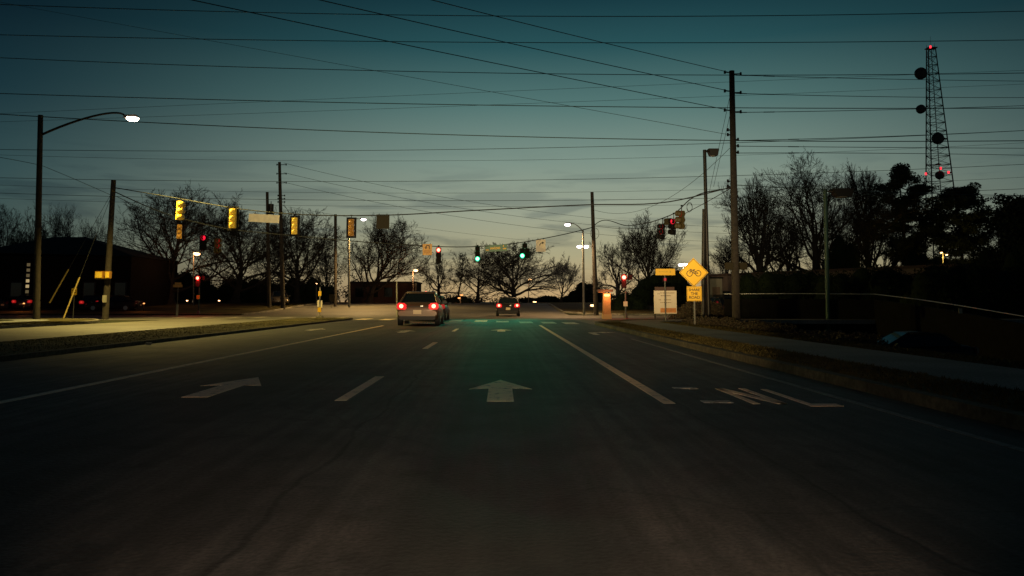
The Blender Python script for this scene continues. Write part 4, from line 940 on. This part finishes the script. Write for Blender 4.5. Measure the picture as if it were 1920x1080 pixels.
def street_name():
    Z = 42; a = W(1229, 504, Z); b2 = W(1266, 516, Z); cx = (a.x + b2.x) / 2
    t = root('street_name_sign', (cx, Z, .1), 'yellow lit street name blade on a slim post in front of the notice board', 'sign')
    MB().box((0, 0, (a.z + b2.z) / 2 - .1), (b2.x - a.x, .02, a.z - b2.z)).build('blade', M_sign_y, t, bevel=.006)
    mb = MB(); 
    for i in range(7): mb.box((-.32 + i * .075, -.013, (a.z + b2.z) / 2 - .09), (.05, .004, .05))
    mb.box((.26, -.013, (a.z + b2.z) / 2 - .09), (.06, .004, .12)); mb.build('blurred_lettering', mat('olive_print', (.45, .33, .02), .6), t)
    MB().cyl((-.02, .03, 0), (-.02, .03, a.z - .12), .03).build('post', M_steel, t)
    c = W(1247, 524, 60); q = root('hand_signal', (c.x, c.y, gz(c.x, c.y)), 'small red stop hand light behind the slim street name post', 'signal'); MB().box((0, .06, c.z), (.36, .1, .42)).build('signal_housing', M_black, q); MB().box((0, 0, c.z), (.15, .02, .2)).build('lens', E_reddim, q); MB().cyl((0, .1, 0), (0, .1, c.z), .05).build('post', M_steel, q)
street_name()
def pillar():
    Z = 50; a = W(1130, 548, Z); b2 = W(1144.5, 590, Z); cx = (a.x + b2.x) / 2; w = b2.x - a.x; z1 = a.z - .1
    t = root('brick_pillar', (cx, Z, .05), 'lit orange brick entrance pillar with an overhanging dark cap', 'pillar')
    MB().box((0, 0, z1 / 2), (w, w, z1)).build('shaft', M_brick, t, bevel=.01)
    MB().box((.0, 0, .14), (w + .08, w + .08, .3)).build('plinth', mat('pale_base_stone', (.5, .32, .16), .8), t)
    c = MB().box((-.10, 0, z1 + .15), (w + .5, w + .2, .14)).build('cap', M_brown, t); MB().box((-.34, -.02, z1 + .06), (.4, .2, .08)).build('cap_bracket', mat('rusty_bracket', (.22, .09, .04), .7), c)
    MB().box((0, -w / 2 - .03, z1 - .14), (w * .74, .07, .14)).build('lantern', E_kiosk, t, bevel=.02)
    lamp('POINT', 'pillar_light', (0, -w / 2 - .45, z1 - .1), 40, (1, .42, .12), .08, parent=t)
pillar()
def pedestal(px, py, Z, label, halo=True, base_y=None, P=120):
    c = W(px, py, Z); g = gz(c.x, Z); px_off = .0
    t = root('pedestal_signal', (c.x, Z, g), label, 'traffic signal', 'pedestal signals')
    zc = c.z - g
    h = MB().box((0, .1, zc - .26), (.34, .18, .9)).build('signal_housing', M_black, t, bevel=.02)
    MB().add(*visor_mesh((0, 0, zc), .16, .2), True).build('visor', M_black, h)
    MB().cyl((0, .0, zc), (0, -.03, zc), .12, .12, 18).build('lens', E_red, h); ring_ = MB(); ring(ring_, 0, zc, .15, .07, -.005, 0, 360, 20); ring_.build('lens_ring', E_redhalo, h)
    MB().cyl((.1, .15, 0), (.1, .15, zc), .055, .05, 10).build('post', M_green if px < 900 else M_steel, t)
    MB().cyl((.1, .15, 0), (.1, .15, .35), .16, .10, 10).build('base', M_steel, t)
    MB().box((.08, .02, zc - 1.55 * (px < 900) - 1.75 * (px > 900)), (.26, .1, .32)).build('push_button_sign', M_yellow if px < 900 else M_sign_w, t, bevel=.01)
    MB().box((.42, .12, zc + .02), (.3, .2, .36)).build('side_signal_housing', M_black, t, bevel=.02)
    lamp('POINT', 'signal_light', (0, -.3, zc), P, (1, .03, .02), .1, parent=t)
pedestal(371, 521.5, 66, 'red light on a green pedestal post among the left trees')
pedestal(1170, 520, 53, 'red light on a slim pedestal post right of the brick pillar')
# far left street name post
Z = 62; a = W(326, 532, Z); b2 = W(341, 540, Z); t = root('street_name_post', ((a.x + b2.x) / 2, Z, gz(a.x, Z)), 'small dim street name sign on a post left of the left pedestal signal', 'sign')
MB().box((0, 0, a.z - .17), ((b2.x - a.x) * 1.15, .02, .2)).box((0, .03, a.z + .02), (.5, .02, .16)).build('blade', M_sign_o, t); MB().cyl((0, .05, 0), (0, .05, a.z), .035).build('post', M_steel, t); MB().cyl((0, .05, 0), (0, .05, .9), .09, .09, 10).build('post_sleeve', M_pale, t)
# median nose marker
Z = 51; c = V(599.5, Z); t = root('median_marker', (c.x, Z, .12), 'slim yellow and white marker post on the nose of the median', 'sign')
mz = lambda py: W(600, py, Z).z - .12
MB().cyl((0, 0, 0), (0, 0, mz(538)), .035, .03, 10).build('post', M_pale, t)
MB().box((0, -.03, mz(550.5)), (.2, .03, .3)).build('upper_reflector', M_sign_y, t, bevel=.01); MB().box((.0, -.03, mz(581)), (.22, .05, .3)).build('lower_reflector', M_sign_y, t, bevel=.01)
MB().box((-.09, -.02, mz(569)), (.10, .03, .42)).build('side_plate', M_sign_w, t); MB().box((.12, -.02, mz(570)), (.10, .03, .46)).build('side_plate', M_sign_w, t)
MB().box((0, 0, .05), (.42, .3, .1)).build('base', M_kerb, t, bevel=.02)
c = W(622, 552, 82); t = root('back_sign', (c.x, c.y, gz(c.x, c.y)), 'dim brown plate left of the plain dark pole across the junction', 'sign'); MB().box((0, 0, c.z - .9), (.5, .03, .75)).build('panel', M_dback, t); MB().cyl((0, .05, 0), (0, .05, c.z - .6), .03).build('post', M_steel, t)

# ------------------------------------------------------------------ street lamps
def cobra(pxb, Z, pxt, pyt, arm, head, label, P, colr, m_d, m=M_steel, r=.13, armr=.05, group='cobra head street lamps', aim=(0, 0, -1)):
    b = V(pxb, Z); tp = W(pxt, pyt, Z) - b; t = root('street_lamp', b, label, 'street lamp', group)
    MB().cyl((0, 0, -.2), tp, r, r * .75, 12).build('pole', m, t)
    pts = np.array([tuple(W(x, y, Z + dz) - b) for x, y, dz in arm]); n = 14
    tt = np.linspace(0, 1, len(pts)); T = np.linspace(0, 1, n); cf_ = [np.polyval(np.polyfit(tt, pts[:, i], min(3, len(pts) - 1)), T) for i in range(3)]
    v, q = tubes(np.stack(cf_, -1)[None], np.linspace(armr, armr * .7, n)[None], 8); link('arm', np_mesh('arm', v, q, True), m, t)
    hc = W(head[0], head[1], Z + head[2]) - b; s = head[3]; sg = 1 if head[0] > pxb else -1
    hd = MB().hexa([(hc.x - .36 * s * sg, hc.y - .13 * s, hc.z), (hc.x + .36 * s * sg, hc.y - .13 * s, hc.z), (hc.x + .36 * s * sg, hc.y + .13 * s, hc.z), (hc.x - .36 * s * sg, hc.y + .13 * s, hc.z), (hc.x - .34 * s * sg, hc.y - .08 * s, hc.z + .14 * s), (hc.x + .2 * s * sg, hc.y - .08 * s, hc.z + .15 * s), (hc.x + .2 * s * sg, hc.y + .08 * s, hc.z + .15 * s), (hc.x - .34 * s * sg, hc.y + .08 * s, hc.z + .14 * s)]).build('lamp_head', m, t, bevel=.02)
    MB().dome((hc.x + .04 * s * sg, hc.y, hc.z - .005), (0, 0, -1), .27 * s, .17 * s, 16, 5).build('diffuser', m_d, hd)
    lamp('SPOT', 'lamp_light', (hc.x, hc.y, hc.z - .3 * s), P, colr, .2, aim=aim, angle=R(136), blend=.6, parent=t)
    return t
cobra(70, 46, 76, 216, [(79, 252, 0), (130, 232, -.2), (185, 214, -.4), (214, 213, -.5), (235, 217, -.5)], (247, 221, -.5, 1.25), 'tall wooden street lamp with a long curved arm and bright head over the opposite road', 15500, (1, .74, .20), E_lamp, M_wood, .19, .075, aim=(.5, .05, -1))
cobra(655, 82, 654, 440, [(654, 425, 0), (662, 414, 0), (672, 410, 0)], (681, 411, 0, .95), 'grey street lamp behind the amber backplated signal, pinkish white head', 8500, (1, .62, .22), E_lampw, M_steel, .12, .05, aim=(.1, -.2, -1))
cobra(1095, 64.5, 1093, 432, [(1093, 436, 0), (1086, 426, 0), (1077, 420, 0), (1070, 419, 0)], (1065, 420.5, 0, .9), 'slender steel street lamp arching left beside the thick wooden pole', 3600, (1, .60, .26), E_lampw, M_steel, .10, .04)
MB_ = None
def shoebox(pxb, pyb, pxt, pyt, Z, x1, y1, label, m, hm, tinted=False, r=.11):
    b = V(pxb, Z, pyb); tp = W(pxt, pyt, Z) - b; t = root('box_head_lamp', b, label, 'lamp post', 'unlit box head lamp posts')
    MB().cyl((0, 0, -.2), tp, r, r * .9, 12).build('pole', m, t)
    e = W(x1, y1, Z) - b; w = e.x - tp.x; L = W(pxt, pyt, Z).z - W(pxt, y1, Z).z
    c = Vector(((tp.x + e.x) / 2 + w * .08, tp.y - .2, tp.z - L * .45)); hw = w * .42
    h = MB().hexa([(c.x - hw * .5, c.y - .22, c.z - L * .5), (c.x + hw * .8, c.y - .22, c.z - L * .5), (c.x + hw * .8, c.y + .3, c.z - L * .5), (c.x - hw * .5, c.y + .3, c.z - L * .5), (c.x - hw, c.y - .28, c.z + L * .45), (c.x + hw, c.y - .28, c.z + L * .45), (c.x + hw, c.y + .34, c.z + L * .45), (c.x - hw, c.y + .34, c.z + L * .45)]).build('lamp_head', hm, t, bevel=.015)
    MB().cyl(tp - Vector((0, 0, .1)), (c.x - hw * .6, c.y, c.z + L * .1), .05, .05, 8).build('arm', hm, t)
    MB().dome((c.x, c.y, c.z - L * .5), (0, 0, -1), hw * .5, .06, 12, 3).build('diffuser', mat('unlit_diffuser', (.25, .24, .2), .3), h)
shoebox(1329, 600, 1321, 281, 46, 1345, 294, 'tall dark box head lamp post left of the tallest utility pole, unlit', M_bronze, M_bronze)
shoebox(1551, 570, 1547, 355, 45, 1596, 371, 'green tinted box head lamp post among the right trees, unlit', M_green, M_bronze, r=.12)
def lot_lamp(label, heads, pxb, Z, top, P=300, m=E_lampw, colr=(1, .8, .7), s=1.):
    b = V(pxb, Z); tp = W(pxb, top, Z) - b; t = root('lot_lamp', b, label, 'lamp post', 'lit lamps far behind the junction')
    MB().cyl((0, 0, 0), tp, .08, .06, 8).build('pole', M_steel, t)
    for x, y in heads:
        c = W(x, y, Z) - b; h = MB().box(c + Vector((0, 0, .12 * s)), (.6 * s, .4 * s, .12)).cyl(c + Vector((0, 0, .12)), (tp.x, tp.y, c.z + .12), .03).build('lamp_head', M_bronze, t); MB().dome(c + Vector((0, 0, .06 * s)), (0, -.35, -1), .36 * s, .2 * s, 12, 4).build('diffuser', m, h)
    if P: lamp('POINT', 'lamp_light', (0, -.6, tp.z - .5), P, colr, .2, parent=t)
lot_lamp('twin headed white lamp behind the steel street lamp', [(1086.5, 463), (1099, 463)], 1093, 95, 462, s=.85)
lot_lamp('twin headed white lamp touching the corner of the bicycle sign', [(1276, 497), (1285.5, 496.5)], 1281, 110, 496, s=.9)
lot_lamp('warm lamp on a short lit post in front of the big left tree', [(369, 476.5)], 363, 84, 474, 160, E_warm, (1, .42, .15), .95)
lot_lamp('warm round lamp above the end of the low dark building', [(779.5, 507.5)], 774.5, 105, 508, 400, E_warm, (1, .42, .15), .8)
lot_lamp('small orange lamp hanging in the limbs of the wide oak', [(994, 525)], 991, 130, 524, 60, E_warm, (1, .45, .2), .9)
lot_lamp('low bright warm lamp on the skyline right of the small dark car', [(1002.5, 567)], 1003, 140, 566, 40, E_warm, (1, .45, .2), .9)
lot_lamp('low warm lamp just left of the thick wooden pole foot', [(1110.5, 573)], 1109, 80, 572, 120, E_warm, (1, .5, .2), .6)
lot_lamp('pair of dim orange lamps in the bush under the thin crooked tree', [(861, 559), (865.5, 553.5)], 863, 115, 553, 30, E_warmdim, (1, .4, .15), .6)
lot_lamp('small warm lamp between hedge and beige wall, left one', [(1467, 512)], 1467, 88, 512, 60, E_warm, (1, .6, .3), .5)
lot_lamp('small white lamp under the green tinted lamp post', [(1573, 482)], 1575, 86, 481, 60, E_warm, (1, .7, .45), .6)
lot_lamp('yellow lamp glowing in the trees under the pines', [(1765, 474), (1775, 478)], 1768, 84, 474, 260, E_warm, (1, .62, .12), .35)
lot_lamp('tiny white lamp in the dark hedge beside the median marker', [(593.5, 532)], 593, 97, 532, 0, E_warm, (1, .8, .6), .3)
for i, (x, y, lb) in enumerate(((322, 566, 'tiny orange lamp low behind the left street name post'), (351, 564, 'tiny orange lamp low beside the left pedestal signal'), (411, 564, 'tiny orange lamp low between pedestal signal and thick tree trunk'), (560, 569, 'tiny orange lamp low right of the transformer poles'))):
    lot_lamp(lb, [(x, y)], x + 1, 96, y - 1, 15, E_warm, (1, .4, .15), .38)

# ------------------------------------------------------------------ cars
def sedan(loc, rz, label, paint_m, scale=1., lights='on', group=None, name='car'):
    t = root(name, loc, label, 'car', group, rz, scale)
    # stations from tail to nose: y, half width, sill z, top z
    ST = [(0.0, .74, .42, .72), (.06, .84, .34, .92), (.28, .89, .24, 1.0), (.75, .91, .20, .99), (1.5, .92, .18, .95), (2.6, .92, .18, .93), (3.3, .91, .18, .92), (3.9, .89, .20, .84), (4.4, .83, .26, .72), (4.6, .70, .34, .55)]
    vs = []; fs = []; m = 10
    for (y, w, zb, zt) in ST:
        prof = [(0, zb), (w * .86, zb), (w * .97, zb + .08), (w, (zb + zt) / 2), (w * .97, zt - .14), (w * .88, zt - .02), (w * .5, zt + .015), (0, zt + .02)]
        ringp = prof + [(-a, b) for a, b in prof[::-1][1:-1]]
        vs += [(a, y, b) for a, b in ringp]; m = len(ringp)
    for k in range(len(ST) - 1):
        for i in range(m): fs.append((k * m + i, k * m + (i + 1) % m, (k + 1) * m + (i + 1) % m, (k + 1) * m + i))
    fs.append(tuple(range(m))); fs.append(tuple(range((len(ST) - 1) * m + m - 1, (len(ST) - 1) * m - 1, -1)))
    b = MB().add(vs, fs, True).build('body', paint_m, t); md = b.modifiers.new('round', 'SUBSURF'); md.levels = md.render_levels = 1
    # roof and glass
    zb_, zr = .97, 1.43
    B = [(-.79, .62, zb_), (.79, .62, zb_), (.80, 3.3, .92), (-.80, 3.3, .92)]; T = [(-.61, 1.22, zr - .03), (.61, 1.22, zr - .03), (.57, 2.35, zr), (-.57, 2.35, zr)]
    MB().add([(-.60, 1.17, zr - .02), (.60, 1.17, zr - .02), (.62, 1.75, zr + .035), (-.62, 1.75, zr + .035), (.58, 2.4, zr - .01), (-.58, 2.4, zr - .01), (-.66, 1.17, zr - .10), (.66, 1.17, zr - .10), (.62, 2.4, zr - .07), (-.62, 2.4, zr - .07)], [(0, 1, 2, 3), (3, 2, 4, 5), (0, 6, 7, 1), (1, 7, 8, 4, 2), (5, 4, 8, 9), (0, 3, 5, 9, 6), (6, 9, 8, 7)], True).build('roof', paint_m, t, fix=True)
    def pane(name, q, inset=.0):
        q = [Vector(p) for p in q]; c = sum(q, Vector()) / 4; n = (q[1] - q[0]).cross(q[3] - q[0]).normalized() * .012; 
        MB().hexa([tuple(p - n) for p in q] + [tuple(p + n) for p in q]).build(name, M_glass, t)
    pane('rear_window', [B[0], B[1], T[1], T[0]]); pane('windscreen', [B[3], B[2], T[2], T[3]]); pane('side_window', [B[1], B[2], T[2], T[1]]); pane('side_window', [B[0], B[3], T[3], T[0]])
    for (p, q) in ((B[0], T[0]), (B[1], T[1]), (B[2], T[2]), (B[3], T[3])): MB().cyl(p, q, .045, .035, 6).build('pillar', paint_m, t)
    for s in (-1, 1): MB().cyl((s * .82, 1.9, .95), (s * .60, 1.82, zr - .05), .03, .025, 6).build('pillar', paint_m, t)
    bp = MB().box((0, -.02, .52), (1.62, .16, .22)).build('bumper', paint_m, t, bevel=.05); MB().box((0, .0, .34), (1.5, .14, .18)).build('bumper_lip', M_trim, bp, bevel=.03)
    MB().box((0, .02, .80), (1.0, .05, .03)).build('boot_seam', M_trim, t)
    MB().box((0, -.10, .585), (.34, .02, .17)).build('number_plate', M_plate, t); MB().box((.18, -.02, .83), (.10, .04, .05)).build('badge', M_rim, t)
    mr_, mc = (E_tailr, E_tail) if lights == 'on' else ((em('idle_tail_lens', (1, .02, .02), .3), em('idle_tail_core', (1, .05, .04), .6)) if lights == 'dim' else (M_offlens, M_offlens))
    for s in (-1, 1):
        l = MB().hexa([(s * .45, -.05, .69), (s * .88, .0, .69), (s * .90, .14, .69), (s * .45, .08, .69), (s * .48, -.02, .95), (s * .86, .03, .98), (s * .87, .16, .98), (s * .48, .1, .95)]).build('tail_light', mr_, t, bevel=.05)
        MB().dome((s * .68, -.02, .83), (0, -1, 0), .085, .05, 14, 3).build('bulb', mc, l)
        if lights == 'on': lamp('POINT', 'tail_glow', (s * .69, -.32, .80), 2.5, (1, .02, .02), .08, parent=t)
    for s in (-1, 1):
        for y in (.92, 3.72):
            w = MB().cyl((s * .70, y, .32), (s * .90, y, .32), .32, .32, 22).build('wheel', M_rubber, t, bevel=0)
            MB().cyl((s * .895, y, .32), (s * .912, y, .32), .20, .18, 16).build('rim', M_rim, w)
        mi_ = MB().box((s * .98, 2.95, 1.0), (.2, .12, .14))  .build('mirror', M_trim, t, bevel=.03)
        MB().box((s * .90, 2.1, .78), (.03, .16, .03)).build('door_handle', paint_m, t)
        MB().hexa([(s * .45, 4.56, .56), (s * .78, 4.42, .56), (s * .78, 4.30, .56), (s * .45, 4.44, .56), (s * .48, 4.5, .68), (s * .80, 4.3, .70), (s * .80, 4.2, .70), (s * .48, 4.4, .68)]).build('headlight', M_glass, t)
    MB().cyl((-.55, .02, .28), (-.55, .3, .28), .04, .04, 8).build('exhaust_pipe', M_rim, t)
    MB().cyl((-.75, .92, .32), (.75, .92, .32), .06, .06, 6).cyl((-.75, 3.72, .32), (.75, 3.72, .32), .06, .06, 6).build('axle', M_trim, t)
    return t
w1 = W(785, 605, 37.6)
sedan((w1.x, 37.0, 0), R(1.), 'silver saloon car with both brake lights on, waiting at the crossing', M_silver, 1.09)
w2 = W(952.5, 590, 61)
sedan((w2.x, 60.5, 0), 0, 'small dark car with brake lights on, driving off across the junction', M_dcar, 1.0)
w3 = W(835, 590, 48)
sedan((w3.x - .80, 46.5, 0), 0, 'dark car hidden ahead of the silver one, only its right tail light showing', M_dcar, 1.0, 'dim')
# parked in the sunken lot, seen from the side
c = W(1700, 640, 29.5)
sedan((c.x + 2.2, 29.5, gz(c.x, 29.5)), R(88), 'dark car parked side on in the sunken car park on the right', M_dcar, 1.0, 'off', 'parked cars')
c = V(1385, 54); sedan((c.x, 54.5, c.z), R(12), 'dark car with dim red lights parked behind the boundary wall left end', M_dcar, 1.0, 'dim', 'parked cars')
for px, Z, rz, m, lb, li in ((3, 74, 80, M_bcar, 'bluish parked car cut by the picture edge at the house', 'off'), (40, 76, 10, M_rcar, 'reddish parked car below the lit stair window', 'dim'), (168, 74, 20, M_dcar, 'dark parked car with an orange light left of the leaning pole', 'dim'), (262, 74, 95, M_dcar, 'dark parked car right of the leaning pole at the hedge', 'off'), (520, 88, 200, mat('tan_car_paint', (.16, .13, .10), .3, .3, coat=.8), 'pale parked car at the foot of the transformer poles', 'off')):
    c = V(px, Z); sedan(c, R(rz), lb, m, 1.0, li, 'parked cars')
# street lit orange across the far car park on the left
for i, (x, e) in enumerate(((45, 45), (270, 25))):
    c = V(x, 71.5); lot = root('low_wall_lamp', c, ('orange wall lamp near the reddish parked car' if i == 0 else 'orange wall lamp near the hedge right of the leaning pole'), 'lamp', 'orange lamps low in the far car park')
    MB().cyl((0, 0, 0), (0, 0, .75), .04, .03, 8).build('post', M_black, lot); MB().dome((0, -.02, .76), (0, 0, 1), .09, .1, 10, 4).build('diffuser', E_warmdim, lot); lamp('POINT', 'lamp_light', (0, -.3, .9), e, (1, .28, .06), .1, parent=lot)

# the camera car's headlamps: low beam, plus added beams to brighten the signs
for s in (-.6, .6):
    lamp('SPOT', 'headlamp_and_sign_beam', (s, .9, .68), 560, (1, .66, .40), .06, aim=(.0, 1, -.03), angle=R(70), blend=1.)
    hb = lamp('SPOT', 'headlamp_and_sign_beam', (s, .9, .68), 27000, (1, .76, .42), .06, aim=(.0, 1, .125), angle=R(58), blend=1.); hb.scale = (1, .33, 1)  # added upward beam, standing in for the signs' retroreflection
    lamp('SPOT', 'headlamp_and_sign_beam', (s, .9, .68), 14000, (1, .68, .28), .06, aim=(.235, 1, .030), angle=R(13), blend=1.)  # added narrow beam to brighten the roadside signs on the right


d = ray(270, 646); k = -(EYE - .01) / d.z
t = root('litter', (d.x * k + .12, d.y * k, .005), 'small white scrap of litter lying against the median edge', 'litter')
MB().box((0, 0, .03), (.16, .10, .05), Matrix.Rotation(.3, 3, 'X')).build('crumpled_carton', M_pale, t, bevel=.015)
